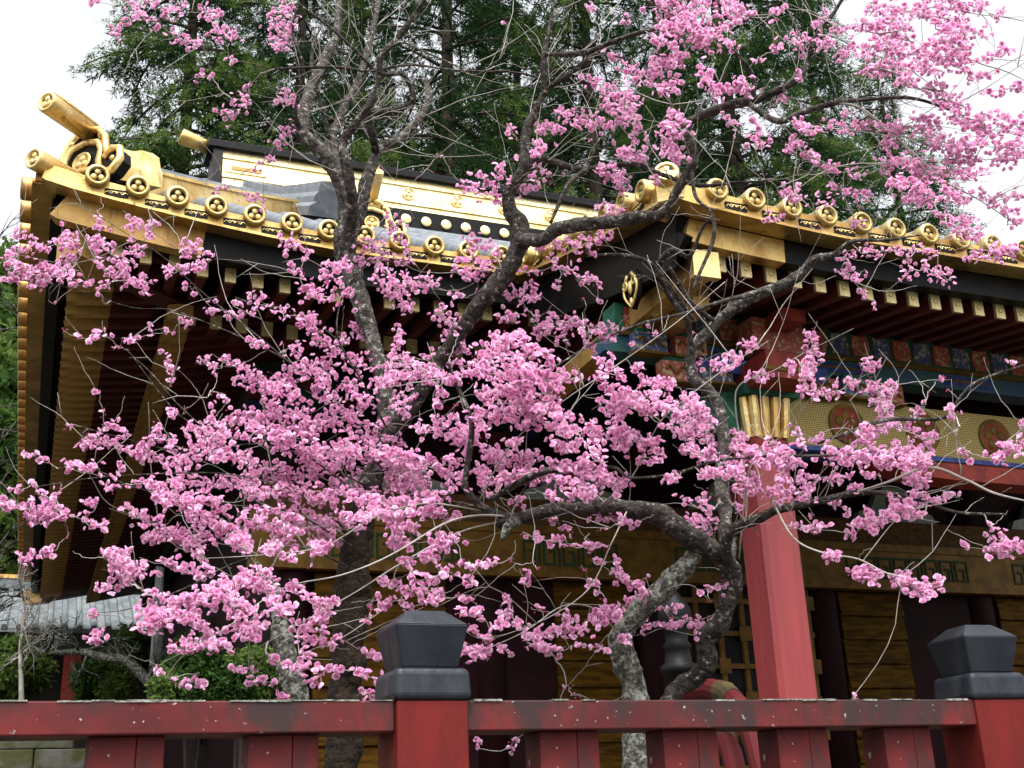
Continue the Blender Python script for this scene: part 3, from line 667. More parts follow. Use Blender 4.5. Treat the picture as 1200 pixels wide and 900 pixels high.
# porch columns with gilt pads, painted bracket blocks
def porch_column(ac):
    mb = MB(); w_ = .155; ch = .03
    oc = [(-w_ + ch, -w_), (w_ - ch, -w_), (w_, -w_ + ch), (w_, w_ - ch), (w_ - ch, w_), (-w_ + ch, w_), (-w_, w_ - ch), (-w_, -w_ + ch)]
    mb.prism(oc, (ac, PB, .5), (1, 0, 0), (0, 1, 0), (0, 0, hz(2.5) - .5), 0)
    c = hp(mb, 'porch_column', COLRED)
    mb = MB(); mb.prism([(x * 1.04, y * 1.04) for x, y in oc], (ac, PB, hz(2.5)), (1, 0, 0), (0, 1, 0), (0, 0, .06), 1)
    for k in range(4):
        for dx, dy, ax in ((-.117 + .078 * k, -.16, 0), (-.16, -.117 + .078 * k, 1)): mb.tube([(ac + dx, PB + dy, hz(2.56)), (ac + dx * 1.12, PB + dy * 1.12, hz(2.72)), (ac + dx * 1.2, PB + dy * 1.2, hz(2.86))], [.03, .036, .036], 8, 0)
    mb.prism(oc, (ac, PB, hz(2.561)), (1, 0, 0), (0, 1, 0), (0, 0, .3), 0)
    hp(mb, 'gilt_capital', [GOLD, VERM], c, smooth=False)
    mb = MB()
    mb.box(ac - .24, ac + .24, PB - .24, PB + .24, hz(2.862), hz(2.95), 1); mb.box(ac - .22, ac + .22, PB - .22, PB + .22, hz(2.95), hz(3.08), 0)
    mb.box(ac - .55, ac + .55, PB - .2, PB + .2, hz(3.02), hz(3.137), 2); mb.box(ac - .2, ac + .2, PB - .5, PB - .241, hz(2.9), hz(3.1), 0); mb.box(ac - .21, ac + .21, PB - .51, PB - .25, hz(2.95), hz(2.98), 3)
    mb.box(ac - .22, ac + .22, PB - .4, PB - .2, hz(3.15), hz(3.4), 4); mb.box(ac - .1, ac + .1, PB - .62, PB - .3, hz(3.3), hz(3.4), 0)
    hp(mb, 'bracket_block', [VERM, GREEN, BLUE, YELL, PANR], c)
    for qa, zq, pm in ((-.62, 3.20, PANR), (-.95, 3.20, PANB), (-.42, 3.02, PANB), (-.75, 3.0, PANR), (.5, 3.0, PANR), (.82, 3.02, PANB), (1.12, 3.0, PANR)):
        mb = MB(); mb.box(ac + qa - .13, ac + qa + .13, PB - .19, PB - .10, hz(zq) - .07, hz(zq) + .07, 0); mb.box(ac + qa - .145, ac + qa + .145, PB - .2, PB - .1, hz(zq) - .09, hz(zq) - .071, 1); mb.box(ac + qa - .1, ac + qa + .1, PB - .17, PB - .1, hz(zq) + .071, hz(zq) + .11, 2)
        mb.tube([(ac + qa - .1 + .02 * k, PB - .2, hz(zq) + .03 * math.sin(k * 1.1)) for k in range(11)], .01, 6, 1); hp(mb, 'painted_bracket', [pm, YELL, GREEN], c)
    mb = MB()                                             # carved beam nose, pointing left out of the column
    mb.prism([(-.2, 2.62), (-.48, 2.6), (-.66, 2.68), (-.72, 2.8), (-.62, 2.86), (-.5, 2.8), (-.46, 2.9), (-.2, 2.92)], (ac, PB - .09, CZ), (1, 0, 0), (0, 0, 1), (0, .18, 0), 0)
    hp(mb, 'beam_nose', [GREEN], c)
COLRED = mat('red_lacquer_column', (.28, .034, .034), .42, 0, (.20, .024, .030), 7, 6, bump=.15, bscale=60, stretch=(1, 1, .08))
porch_column(4.88); porch_column(9.5)
# ------------------------------------------------------------------ red fence on its stone kerb (front at b = 3.05)
def fence_red():
    mt = bpy.data.materials.new('weathered_red_paint'); mt.use_nodes = True; t = mt.node_tree; b = t.nodes['Principled BSDF']; L = t.links.new
    tc = t.nodes.new('ShaderNodeTexCoord'); P = tc.outputs['Object']
    def noise(sc_, det, stretch=None, off=(0, 0, 0)):
        mp = t.nodes.new('ShaderNodeMapping'); mp.inputs['Scale'].default_value = stretch or (1, 1, 1); mp.inputs['Location'].default_value = off; L(P, mp.inputs[0])
        n = t.nodes.new('ShaderNodeTexNoise'); n.inputs['Scale'].default_value = sc_; n.inputs['Detail'].default_value = det; n.inputs['Roughness'].default_value = .65; L(mp.outputs[0], n.inputs['Vector']); return n.outputs['Fac']
    def ramp(f, p0, p1):
        r = t.nodes.new('ShaderNodeMapRange'); r.inputs['From Min'].default_value = p0; r.inputs['From Max'].default_value = p1; L(f, r.inputs[0]); return r.outputs[0]
    def mix(f, a, c):
        n = t.nodes.new('ShaderNodeMix'); n.data_type = 'RGBA'; L(f, n.inputs[0])
        for i, v in ((6, a), (7, c)):
            if isinstance(v, tuple): n.inputs[i].default_value = (*v, 1)
            else: L(v, n.inputs[i])
        return n.outputs[2]
    c = mix(ramp(noise(3.2, 7), .40, .60), (.125, .017, .017), (.07, .013, .015))
    sz = t.nodes.new('ShaderNodeSeparateXYZ'); L(P, sz.inputs[0]); zr = t.nodes.new('ShaderNodeMapRange'); L(sz.outputs[2], zr.inputs[0])
    for q, v in (('From Min', 1.72), ('From Max', 1.80), ('To Min', -.035), ('To Max', .035)): zr.inputs[q].default_value = v
    ad = t.nodes.new('ShaderNodeMath'); L(noise(4.5, 8, (1, 1, .5), (3, 1, 0)), ad.inputs[0]); L(zr.outputs[0], ad.inputs[1])
    c = mix(ramp(ad.outputs[0], .44, .58), c, (.034, .02, .02))         # grime runs
    c = mix(ramp(noise(42, 4, None, (7, 2, 5)), .66, .70), c, (.3, .28, .25))                     # lichen specks
    L(c, b.inputs['Base Color']); b.inputs['Roughness'].default_value = .6; b.inputs['Specular IOR Level'].default_value = .15
    bp = t.nodes.new('ShaderNodeBump'); bp.inputs['Strength'].default_value = .25; bp.inputs['Distance'].default_value = .004; L(noise(30, 6, (1, 1, .3)), bp.inputs['Height']); L(bp.outputs[0], b.inputs['Normal'])
    return mt
FRED = fence_red()
PRED = mat('fresh_red_paint', (.125, .011, .009), .6, 0, (.085, .009, .008), 5, 7, bump=.15, bscale=60, spec=.15, stretch=(1, 1, .3))
LEAD = mat('lead_cladding', (.008, .011, .017), .42, .1, (.04, .049, .063), 5, 8, lo=.48, hi=.8, bump=.2, spec=.35, bscale=26, stretch=(1, 1, .4))
LICHEN = mat('pale_lichen', (.26, .26, .23), .95, 0, (.12, .125, .10), 60, bump=.8, bscale=90)
fence = empty('wooden_fence', ab(.98, 3.15, .55), YAW)
tag(fence, 'low red painted fence with broad slats and grey metal capped posts, in front of everything', 'fence')
FB = Vector((.98, 3.15, .55))
def fpart(mb, name, mats, parent=None, **k): return mb.build(name, mats, parent or fence, loc=tuple(-FB) if parent is None else (0, 0, 0), **k)
T1, T0_ = hz(.30), hz(.222)
POSTS = [-.95, .975, 2.87, 4.80]
for i in range(3):
    m = MB(); m.box(POSTS[i] + .099, POSTS[i + 1] - .099, 3.07, 3.245, T0_, T1, 0); o = fpart(m, 'rail', FRED, bevel=.004)
    # crust of lichen along the weathered top edge
    L_ = MB(); x = POSTS[i] + .1
    while x < POSTS[i + 1] - .12:
        d = random.uniform(.02, .09)
        if random.random() < (.8 if i == 0 else .3): L_.box(x, min(x + d, POSTS[i + 1] - .1), 3.069 - random.uniform(0, .003), 3.1, T1 - random.uniform(.001, .004), T1 + random.uniform(.001, .003), 0)
        x += d
    for k in range(16):
        c = (random.uniform(POSTS[i] + .2, POSTS[i + 1] - .2), 3.0685, random.uniform(T0_ + .008, T1 - .01)); r = random.uniform(.001, .004)
        n = 11; ph = [(r * random.uniform(.4, 1.2) * math.cos(6.283 * j / n), r * random.uniform(.4, 1.3) * math.sin(6.283 * j / n)) for j in range(n)]
        L_.prism(ph, c, (1, 0, 0), (0, 0, 1), (0, .003, 0), 0)
    fpart(L_, 'lichen_crust', LICHEN, o)
    m = MB(); m.box(POSTS[i] + .099, POSTS[i + 1] - .099, 3.10, 3.22, .62, .72, 0); fpart(m, 'bottom_rail', FRED, bevel=.004)
slat0 = None
for a in (-.905 + .366, -.17, .221, .6, 1.388, 1.767, 2.148, 2.531, 3.3, 3.68, 4.06, 4.44):
    if slat0 is None:
        m = MB(); m.box(-.089, .022, 0, .11, .72, T0_ - .001, 0); m.box(.0235, .089, .001, .109, .72, T0_ - .001, 0)
        slat0 = m.build('slat', FRED, fence, bevel=.003); slat0.location = Vector((a, 3.115, 0)) - FB
    else: copy_part(slat0, fence, Vector((a, 3.115, 0)) - FB)
def frustum(m, c, z0, z1, w0, w1, mi=0):
    m.hexa([(c[0] + sx * w, c[1] + sy * w, z) for z, w in ((z0, w0), (z1, w1)) for sx, sy in ((-1, -1), (1, -1), (1, 1), (-1, 1))], mi)
m = MB(); m.box(-.097, .097, -.097, .097, 0, T1 - .002, 0); post0 = m.build('post', PRED, fence, bevel=.004)
m = MB(); frustum(m, (0, 0), T1 - .001, T1 + .083, .108, .103); cp1 = m.build('cap_collar', LEAD, post0, bevel=.018); cp1.modifiers[0].segments = 4
m = MB(); frustum(m, (0, 0), T1 + .084, T1 + .196, .078, .102); frustum(m, (0, 0), T1 + .196, T1 + .24, .102, .05); cp2 = m.build('cap', LEAD, post0, bevel=.004)
for i, a in enumerate(POSTS):
    loc = Vector((a, 3.148, 0)) - FB
    if i == 0: post0.location = loc
    else:
        q = copy_part(post0, fence, loc); copy_part(cp1, q, (0, 0, 0)); copy_part(cp2, q, (0, 0, 0))
        rzs = (0, 0, R(-5) if i == 2 else 0); q.rotation_euler = rzs
m = MB(); m.box(-8, 14, 2.85, 3.5, 0, .55)
k = m.build('stone_kerb', STONE, bevel=.02); k.rotation_euler = (0, 0, YAW); tag(k, kind='structure')

# ------------------------------------------------------------------ stair handrail in front of the porch
RAILRED = mat('vermilion_rail', (.085, .007, .009), .6, 0, (.06, .006, .008), 6, spec=.2)
BRASS = mat('dull_gilt_sleeve', (.11, .082, .034), .55, .6, (.06, .05, .026), 12)
hr = empty('stair_handrail', ab(3.0, 4.6, .0), YAW); tag(hr, 'vermilion stair handrail with dull gilt sleeves seen just over the fence rail', 'handrail')
HRB = Vector((3.0, 4.6, 0))
def hpart(mb, name, mats, **k): return mb.build(name, mats, hr, loc=tuple(-HRB), **k)
def cam_ab(x, y, b):
    d = ray(x, y); t = b / d.dot(VB); P = Vector((0, 0, CZ)) + d * t; return Vector((P.dot(UA), P.dot(VB), P.z))
P1 = [cam_ab(x, y, b) for x, y, b in ((790, 812, 6.4), (815, 810, 6.0), (835, 808, 5.7), (852, 813, 5.4), (866, 828, 5.15), (884, 870, 4.9), (900, 930, 4.6))]
sec = [(.052 * math.cos(.5236 * k), .058 * math.sin(.5236 * k)) for k in range(12)]
m = MB(); m.sweep(P1, sec); hpart(m, 'handrail', RAILRED)
m = MB(); m.sweep([P1[2] + (P1[3] - P1[2]) * .55, P1[3], P1[3] + (P1[4] - P1[3]) * .55], [(x * 1.07, y * 1.07) for x, y in sec]); hpart(m, 'gilt_sleeve', BRASS)
P2 = [cam_ab(x, y, b) for x, y, b in ((842, 850, 5.6), (850, 868, 5.4), (858, 885, 5.25), (868, 930, 5.0))]
m = MB(); m.sweep(P2, sec); hpart(m, 'lower_rail', RAILRED)
m = MB(); m.ball(P2[1], .05, 0, 12, (1, 1.2, 1.8)); hpart(m, 'sleeve_end', BRASS, smooth=True)
nw = cam_ab(797, 800, 6.6)
m = MB(); m.lathe([(.10, -nw.z), (.10, .05), (.115, .06), (.115, .10), (.085, .12), (.075, .2), (.09, .22), (.07, .25), (.075, .3), (.11, .38), (.10, .46), (.05, .53), (.012, .58)], nw, (0, 0, 1), 20); hpart(m, 'newel_finial', BLACK, smooth=True)

# ------------------------------------------------------------------ background on the left
# stone terrace with mossy courses
tw = empty('stone_terrace', ab(-6, 12.2, 0), YAW); tag(tw, 'mossy stone terrace wall in level courses, seen through the fence on the left', 'stone wall')
TWB = Vector((-6, 12.2, 0)); zc = 0
COURSE = mat('mossy_ashlar', (.10, .098, .085), .95, 0, (.045, .05, .012), 5, lo=.38, hi=.6, bump=.6, bscale=12)
kk = 0
while zc < 2.40:
    h = .19; m = MB(); x = -14.0 + random.random()
    while x < .2:
        L_ = random.uniform(.5, 1.1); m.box(x, x + L_ - .012, 12.2 + .1 * kk - 1.0 + random.uniform(0, .015), 13.6, zc, zc + h - .012, 0); x += L_
    m.build('stone_course', COURSE, tw, loc=tuple(-TWB), bevel=.012); zc += h; kk += 1
m = MB(); m.add([ab(-30, 13.5, 2.48), ab(-.9, 13.5, 2.48), ab(-.9, 60, 2.48), ab(-30, 60, 2.48)], [(0, 1, 2, 3)]); m.add([ab(-.9, 13.5, 2.48), ab(-.9, 60, 2.48), ab(-.9, 60, 0), ab(-.9, 13.5, 0)], [(0, 1, 2, 3)])
tag(m.build('terrace', EARTH), kind='structure')

# long low pavilion with a ribbed grey roof
PGREY = mat('pale_ribbed_roof', (.13, .145, .15), .75, 0, (.075, .088, .092), 3, spec=.3)
pv_c = at(90, 745, 24); PVB = Vector((pv_c.dot(UA), pv_c.dot(VB), 2.48))
pav = empty('pavilion', ab(*PVB), YAW); tag(pav, 'low open pavilion with pale grey ribbed roof and dark red post, beyond the terrace', 'pavilion')
def ppart(mb, name, mats, **k): return mb.build(name, mats, pav, **k)
ez = pv_c.z - 2.48
m = MB(); W_ = 9
m.hexa([(-W_, -.9, ez - .08), (W_, -.9, ez - .08), (W_, 1.8, ez + 1.15), (-W_, 1.8, ez + 1.15), (-W_, -.9, ez), (W_, -.9, ez), (W_, 1.8, ez + 1.23), (-W_, 1.8, ez + 1.23)], 0)
m.hexa([(-W_, 4.5, ez - .08), (W_, 4.5, ez - .08), (W_, 1.8, ez + 1.15), (-W_, 1.8, ez + 1.15), (-W_, 4.5, ez), (W_, 4.5, ez), (W_, 1.8, ez + 1.232), (-W_, 1.8, ez + 1.232)], 0)
x = -W_ + .1
while x < W_: m.tube([(x, -.93, ez + .01), (x, 1.75, ez + 1.23)], .06, 8); x += .27
rf = ppart(m, 'ribbed_roof', PGREY)
m = MB(); m.box(-W_, W_, 1.6, 2.0, ez + 1.2, ez + 1.42, 0); m.box(-W_, W_, 1.58, 2.02, ez + 1.42, ez + 1.5, 1); m.build('ridge', [PGREY, GOLDOLD], rf)
DWOOD = mat('dark_weathered_wood', (.05, .045, .042), .8, 0, (.03, .026, .024), 5)
m = MB(); m.box(-W_, W_, -.5, -.35, ez - .4, ez - .12); m.box(-W_, W_, -.3, -.2, ez - 1.75, ez - 1.55); ppart(m, 'beam', DWOOD)
m = MB(); m.box(-W_, W_, 2.4, 2.5, 0, ez); ppart(m, 'rear_wall', mat('shaded_plank', (.07, .05, .04), .8, 0, (.04, .05, .05), 2))
for a in (-7.2, -3.6, -.05, 3.6, 7.2):
    m = MB(); m.box(a - .16, a + .16, -.48, -.18, 0, ez - .13); ppart(m, 'post', VERM)
# weathered grey pole
pp_ = at(178, 840, 15)
m = MB(); m.tube([(0, 0, 0), (.01, 0, 1.5), (0, .01, 2.2), (-.005, 0, at(178, 735, 15).z - 2.48)], [.078, .074, .072, .07], 12)
gp = m.build('wooden_pole', mat('silvered_wood', (.3, .31, .31), .85, 0, (.19, .2, .2), 3, stretch=(6, 6, .6), bump=.3, bscale=20), smooth=True); gp.location = (pp_.x, pp_.y, 2.48)
tag(gp, 'upright silvery grey wooden pole left of the plum trees', 'pole')
# ------------------------------------------------------------------ conifers behind the hall
CBARK = mat('cedar_bark', (.06, .04, .03), .95, 0, (.03, .022, .018), 3, bump=.6, bscale=9, stretch=(3, 3, .4))
FOL = [mat('cedar_foliage', (.036, .078, .018), .9, 0, isl=.45, trans=.35, spec=.05), mat('cedar_foliage_light', (.085, .138, .032), .9, 0, isl=.4, trans=.35, spec=.05), mat('cedar_foliage_dark', (.017, .042, .014), .9, 0, isl=.5, trans=.3, spec=.05)]
def blades(C, n, L_, W_, outdir, rng, droop=.5, spread=1.0):
    """n narrow leaf blades round each clump centre; returns vertices and triangles"""
    k = len(C); c = np.repeat(C, n, 0); d = rng.normal(size=(k * n, 3)) * spread + np.repeat(outdir, n, 0); d[:, 2] -= droop
    d /= np.linalg.norm(d, axis=1)[:, None]; s = np.cross(d, rng.normal(size=(k * n, 3))); s /= np.linalg.norm(s, axis=1)[:, None] + 1e-9
    L2 = L_ * rng.uniform(.55, 1.3, (k * n, 1)); W2 = W_ * rng.uniform(.6, 1.3, (k * n, 1)); c = c + rng.normal(size=c.shape) * L_ * .3
    mid = c + d * L2 * .5; tip = c + d * L2; tip[:, 2] -= L2[:, 0] * .12
    V = np.stack([c, mid + s * W2, tip, mid - s * W2], 1).reshape(-1, 3)
    return V, np.arange(k * n * 4).reshape(-1, 4)
def cedar(px, D, h, z0, rad, seed, label, nb=150, fi=0, per=46, group='tall cedars behind the hall', bsize=.34, name='cedar_tree', base_z=0):
    rng = np.random.default_rng(seed); b = at(px, 300, D)
    root = empty(name, (b.x, b.y, base_z)); tag(root, label, 'tree', group)
    m = MB(); n = 12; lean = rng.normal(0, .25, 2)
    m.tube([(lean[0] * k / n, lean[1] * k / n, h * k / n) for k in range(n + 1)], [(.34 * rad / 5) * (1 - k / n) ** .8 + .04 for k in range(n + 1)], 12)
    m.build('trunk', CBARK, root, smooth=True)
    bm_ = MB(); C, O, T = [], [], []
    for i in range(nb):
        t = (i + rng.uniform(0, 1)) / nb; t = t ** 1.5; z = z0 + (h - z0) * t
        L_ = rad * (1 - t) ** .62 * rng.uniform(.62, 1.12) + .5; az = rng.uniform(0, 2 * math.pi); o = np.array([math.cos(az), math.sin(az), 0.])
        s_ = np.array([-o[1], o[0], 0]); P = []
        rise = rng.uniform(-.05, .35)
        for k in range(7):
            u = k / 6; P.append(np.array([lean[0] * t, lean[1] * t, z]) + o * L_ * u + s_ * .08 * L_ * math.sin(u * 3 + i) + np.array([0, 0, L_ * (rise * u - .42 * u * u)]))
        bm_.tube([tuple(p) for p in P], [.09 * (1 - k / 7) * (1 - t) ** .5 + .012 for k in range(7)], 5)
        m_ = max(6, int(per * L_ / rad))
        tone = rng.uniform()
        for k in range(m_):
            u = rng.uniform(.22, 1.04); j = min(int(u * 6), 5); f = u * 6 - j; p = P[j] * (1 - f) + P[min(j + 1, 6)] * f
            wv = (.34 - .22 * u) * L_ + .25
            p = p + s_ * rng.normal() * wv * .6 + np.array([0, 0, rng.normal() * .28 - .15]) + o * rng.normal() * .2
            C.append(p); O.append(o * .8); T.append(tone)
    bm_.build('bough', CBARK, root)
    C = np.array(C); O = np.array(O); nf = 44; kC = np.repeat(C, nf, 0)                       # feathery sprays: short needles set along a drooping twig
    ax = O + rng.normal(0, .55, O.shape) + np.array([0, 0, -.45]); ax /= np.linalg.norm(ax, axis=1)[:, None]; ax = np.repeat(ax, nf, 0); u_ = rng.uniform(-.5, .5, (len(kC), 1))
    side = rng.normal(size=kC.shape); nd_ = ax + side / np.linalg.norm(side, axis=1)[:, None] * .75; nd_ /= np.linalg.norm(nd_, axis=1)[:, None]
    b0 = kC + ax * u_ * bsize * 1.7 + side * .03; ln = bsize * rng.uniform(.3, .6, (len(kC), 1)); sw = np.cross(nd_, rng.normal(size=kC.shape)); sw /= np.linalg.norm(sw, axis=1)[:, None]; sw *= bsize * .042
    V = np.stack([b0, b0 + nd_ * ln * .5 + sw, b0 + nd_ * ln, b0 + nd_ * ln * .5 - sw], 1).reshape(-1, 3); F = np.arange(len(V)).reshape(-1, 4)
    tt = np.repeat(np.array(T), nf); mi = np.where(tt < .45, 0, np.where(tt < .72, 1, 2))
    sel = rng.uniform(size=len(C)) < .5; V2, F2 = blades(C[sel] - O[sel] * .5 + [0, 0, -.15], 16, bsize * .85, bsize * .075, O[sel], rng, .35, .9)  # inner fill blades, all dark: shade inside the crown put into their colour
    F = np.concatenate([F, F2 + len(V)]); V = np.concatenate([V, V2]); mi = np.concatenate([mi, np.full(len(F2), 2)])
    o = numpy_mesh('foliage', V, F, [FOL[fi], FOL[1], FOL[2]], root, mi); o['kind'] = 'stuff'
    return root
cedar(205, 33, 38, 12, 4.7, 11, 'pale green feathery cedar at the left end of the row, against the white sky', fi=1)
cedar(345, 39, 40, 12, 5.6, 12, 'dark cedar standing behind the gilded ridge end, second from the left', fi=0, nb=160)
cedar(520, 37, 42, 11, 6.0, 13, 'broad dark cedar behind the middle of the gilded ridge', fi=2, nb=170)
cedar(700, 40, 42, 11, 6.0, 14, 'dark cedar above the right half of the gilded ridge', fi=2, nb=170)
cedar(880, 36, 42, 10, 5.4, 15, 'cedar rising behind the forward corner of the porch roof', fi=0, nb=170)
cedar(985, 43, 36, 10, 4.8, 16, 'thinner green cedar at the right end of the row, behind the pink sprays', fi=0)
cedar(610, 52, 48, 12, 7.5, 17, 'deepest of the cedars, closing the gap behind two darker ones', fi=2, nb=150, bsize=.5)
cedar(1065, 46, 34, 10, 4.4, 21, 'sparse cedar at the far right, half veiled by pink sprays', fi=0, nb=130)
cedar(430, 54, 46, 12, 7.5, 22, 'far dark cedar filling the gap behind the bare crown of the plum', fi=2, nb=150, bsize=.5)
cedar(790, 54, 46, 12, 7.5, 23, 'far dark cedar filling the gap behind the porch corner', fi=2, nb=150, bsize=.5)
cedar(1115, 95, 31, 10, 6, 18, 'small distant conifer over the right end of the porch eave', fi=0, bsize=.6, group='far conifers')

def bushy(px, py, D, r, label, seed, cat='tree', name='woodland_tree', n=700, leaf=.3, fi=1, base=None, group=None, flat=.8, per=9, trunk=True, wd=.30):
    """rounded leafy crown of many small leaves in clumps, on a stem"""
    rng = np.random.default_rng(seed); c = at(px, py, D); bz = base if base is not None else 0
    root = empty(name, (c.x, c.y, bz)); tag(root, label, cat, group)
    lob = rng.normal(size=(9, 3)); lob /= np.linalg.norm(lob, axis=1)[:, None]; lob *= rng.uniform(.35, .75, (9, 1)) * r; lob[:, 2] *= flat
    pick = rng.integers(0, 9, n); q = rng.normal(size=(n, 3)); q /= np.linalg.norm(q, axis=1)[:, None]; q *= (rng.uniform(0, 1, (n, 1)) ** .4) * r * .48
    C = lob[pick] + q + np.array([0, 0, c.z - bz]); O = q / (np.linalg.norm(q, axis=1)[:, None] + 1e-6)
    V, F = blades(C, per, leaf, leaf * wd, O * .7, rng, .1, 1.0)
    mi = np.repeat((pick % 3), per); o = numpy_mesh('foliage', V, F, [FOL[fi], FOL[0], FOL[1]], root, mi); o['kind'] = 'stuff'
    if trunk:
        m = MB(); zt = c.z - bz
        m.tube([(0, 0, 0), (.05 * r, 0, zt * .5), (0, .04 * r, zt)], [.10 * r, .07 * r, .03 * r], 8)
        for k in range(7):
            l_ = lob[k]; m.tube([(0, 0, zt * .55), (l_[0] * .5, l_[1] * .5, zt + l_[2] * .5 - .1 * r), (l_[0], l_[1], zt + l_[2])], [.04 * r, .03 * r, .012 * r], 6)
        m.build('trunk', CBARK, root, smooth=True)
    return root
wood = [(-15, 470, 50, 4.2, 'yellow green woodland tree on the hillside, uppermost at the left edge'), (25, 560, 46, 3.4, 'mid green woodland tree in the middle of the hillside strip'), (-5, 640, 42, 3.2, 'dark leafy woodland tree just above the pavilion roof'), (30, 420, 62, 4.6, 'blue green woodland tree farthest up the hillside'), (8, 355, 72, 4.6, 'pale woodland tree on the crest of the hillside'), (55, 630, 52, 4, 'woodland tree half hidden behind the side eaves')]
for i, (x, y, D, r, lb) in enumerate(wood):
    g = at(x, y, D); bushy(x, y, D, r, lb, 40 + i, base=max(0, g.z - 2.2 * r), group='woodland trees on the hillside', leaf=.5, n=900, fi=(1, 0, 2, 0, 1, 0)[i])
for i, (x, y, D, r, lb) in enumerate([(12, 790, 13.5, .5, 'feathery green shrub at the far left behind the fence'), (122, 800, 15.5, .42, 'bright green shrub beside the red post'), (145, 775, 19, .5, 'taller green shrub left of the silvery pole, in front of the pavilion'), (235, 790, 15, .7, 'green shrub right of the silvery pole'), (285, 780, 17, .7, 'darker green shrub beside the lichened plum trunk'), (330, 790, 19, .8, 'dim green shrub farthest right, behind the plum trunk')]):
    bushy(x, y, D, r, lb, 60 + i, 'shrub', 'shrub', n=700, leaf=.075, flat=.95, fi=1 if i != 4 else 0, base=2.48, group='shrubs on the terrace', per=20, wd=.2)

for i, (x, y, b, r, lb) in enumerate([(228, 806, 8.3, .32, 'leafy green bush against the veranda, below the side eaves'), (282, 806, 8.2, .3, 'leafy green bush close beside the lichened old trunk')]):
    P = ray(x, y); P = P * (b / P.dot(VB)); bushy(x, y, P.y, r, lb, 80 + i, 'shrub', 'shrub', n=900, leaf=.042, fi=0, base=0, group='bushes by the veranda', per=22, wd=.22)

# ------------------------------------------------------------------ the two plum trees
def bark(name, base, dark, lich, lo, hi):
    mt = mat(name, base, .95, 0, dark, 26, 8, bump=1.0, bscale=48, spec=.2)
    t = mt.node_tree; b = t.nodes['Principled BSDF']; L = t.links.new; src = b.inputs['Base Color'].links[0].from_socket
    tc = t.nodes.new('ShaderNodeTexCoord'); n = t.nodes.new('ShaderNodeTexNoise'); n.inputs['Scale'].default_value = 36; n.inputs['Detail'].default_value = 6; n.inputs['Roughness'].default_value = .72; L(tc.outputs['Object'], n.inputs['Vector'])
    r = t.nodes.new('ShaderNodeMapRange'); r.inputs['From Min'].default_value = lo; r.inputs['From Max'].default_value = hi; L(n.outputs['Fac'], r.inputs[0])
    mx = t.nodes.new('ShaderNodeMix'); mx.data_type = 'RGBA'; L(r.outputs[0], mx.inputs[0]); L(src, mx.inputs[6]); mx.inputs[7].default_value = (*lich, 1); L(mx.outputs[2], b.inputs['Base Color'])
    return mt
BK_D = bark('dark_plum_bark', (.06, .051, .045), (.02, .017, .015), (.28, .28, .24), .57, .63)
BK_G = bark('grey_plum_bark', (.075, .066, .058), (.022, .019, .016), (.26, .255, .23), .555, .62)
BK_L = bark('lichened_plum_bark', (.10, .095, .082), (.035, .032, .027), (.27, .285, .24), .47, .58)
BK_B = bark('brown_plum_bark', (.032, .022, .014), (.011, .008, .006), (.07, .07, .05), .62, .7)
TWIG = mat('plum_twig', (.25, .22, .19), .7, 0, (.11, .085, .07), 7, lo=.35, hi=.65)
TWIGL = mat('pale_twig', (.38, .36, .33), .7, 0, (.2, .18, .15), 5)
def catmull(P, n):
    P = np.array(P, float); Q = [2 * P[0] - P[1]] + list(P) + [2 * P[-1] - P[-2]]; out = []
    for i in range(1, len(Q) - 2):
        p0, p1, p2, p3 = Q[i - 1], Q[i], Q[i + 1], Q[i + 2]
        for k in range(n):
            t = k / n; out.append(.5 * ((2 * p1) + (p2 - p0) * t + (2 * p0 - 5 * p1 + 4 * p2 - p3) * t * t + (3 * p1 - p0 - 3 * p2 + p3) * t ** 3))
    out.append(P[-1]); return np.array(out)
def depth_of(P): return (P - Vector((0, 0, CZ))).dot(F0)
TREES = {}
plumA = empty('plum_tree', (at(402, 880, 5.2).x, at(402, 880, 5.2).y, 0)); tag(plumA, 'plum tree with dark upright trunk and bare forking crown before the gilded eave', 'tree', 'flowering plum trees')
plumB = empty('plum_tree', (at(775, 890, 4.7).x, at(775, 890, 4.7).y, 0)); tag(plumB, 'plum tree with two lichened trunks and a long level limb low behind the fence', 'tree', 'flowering plum trees')
TREES = {'A': plumA, 'B': plumB}
NX, NP, NT, NTREE, NW = [], [], [], [], []       # nodes twigs may grow from: image place, world place, tangent, tree, width
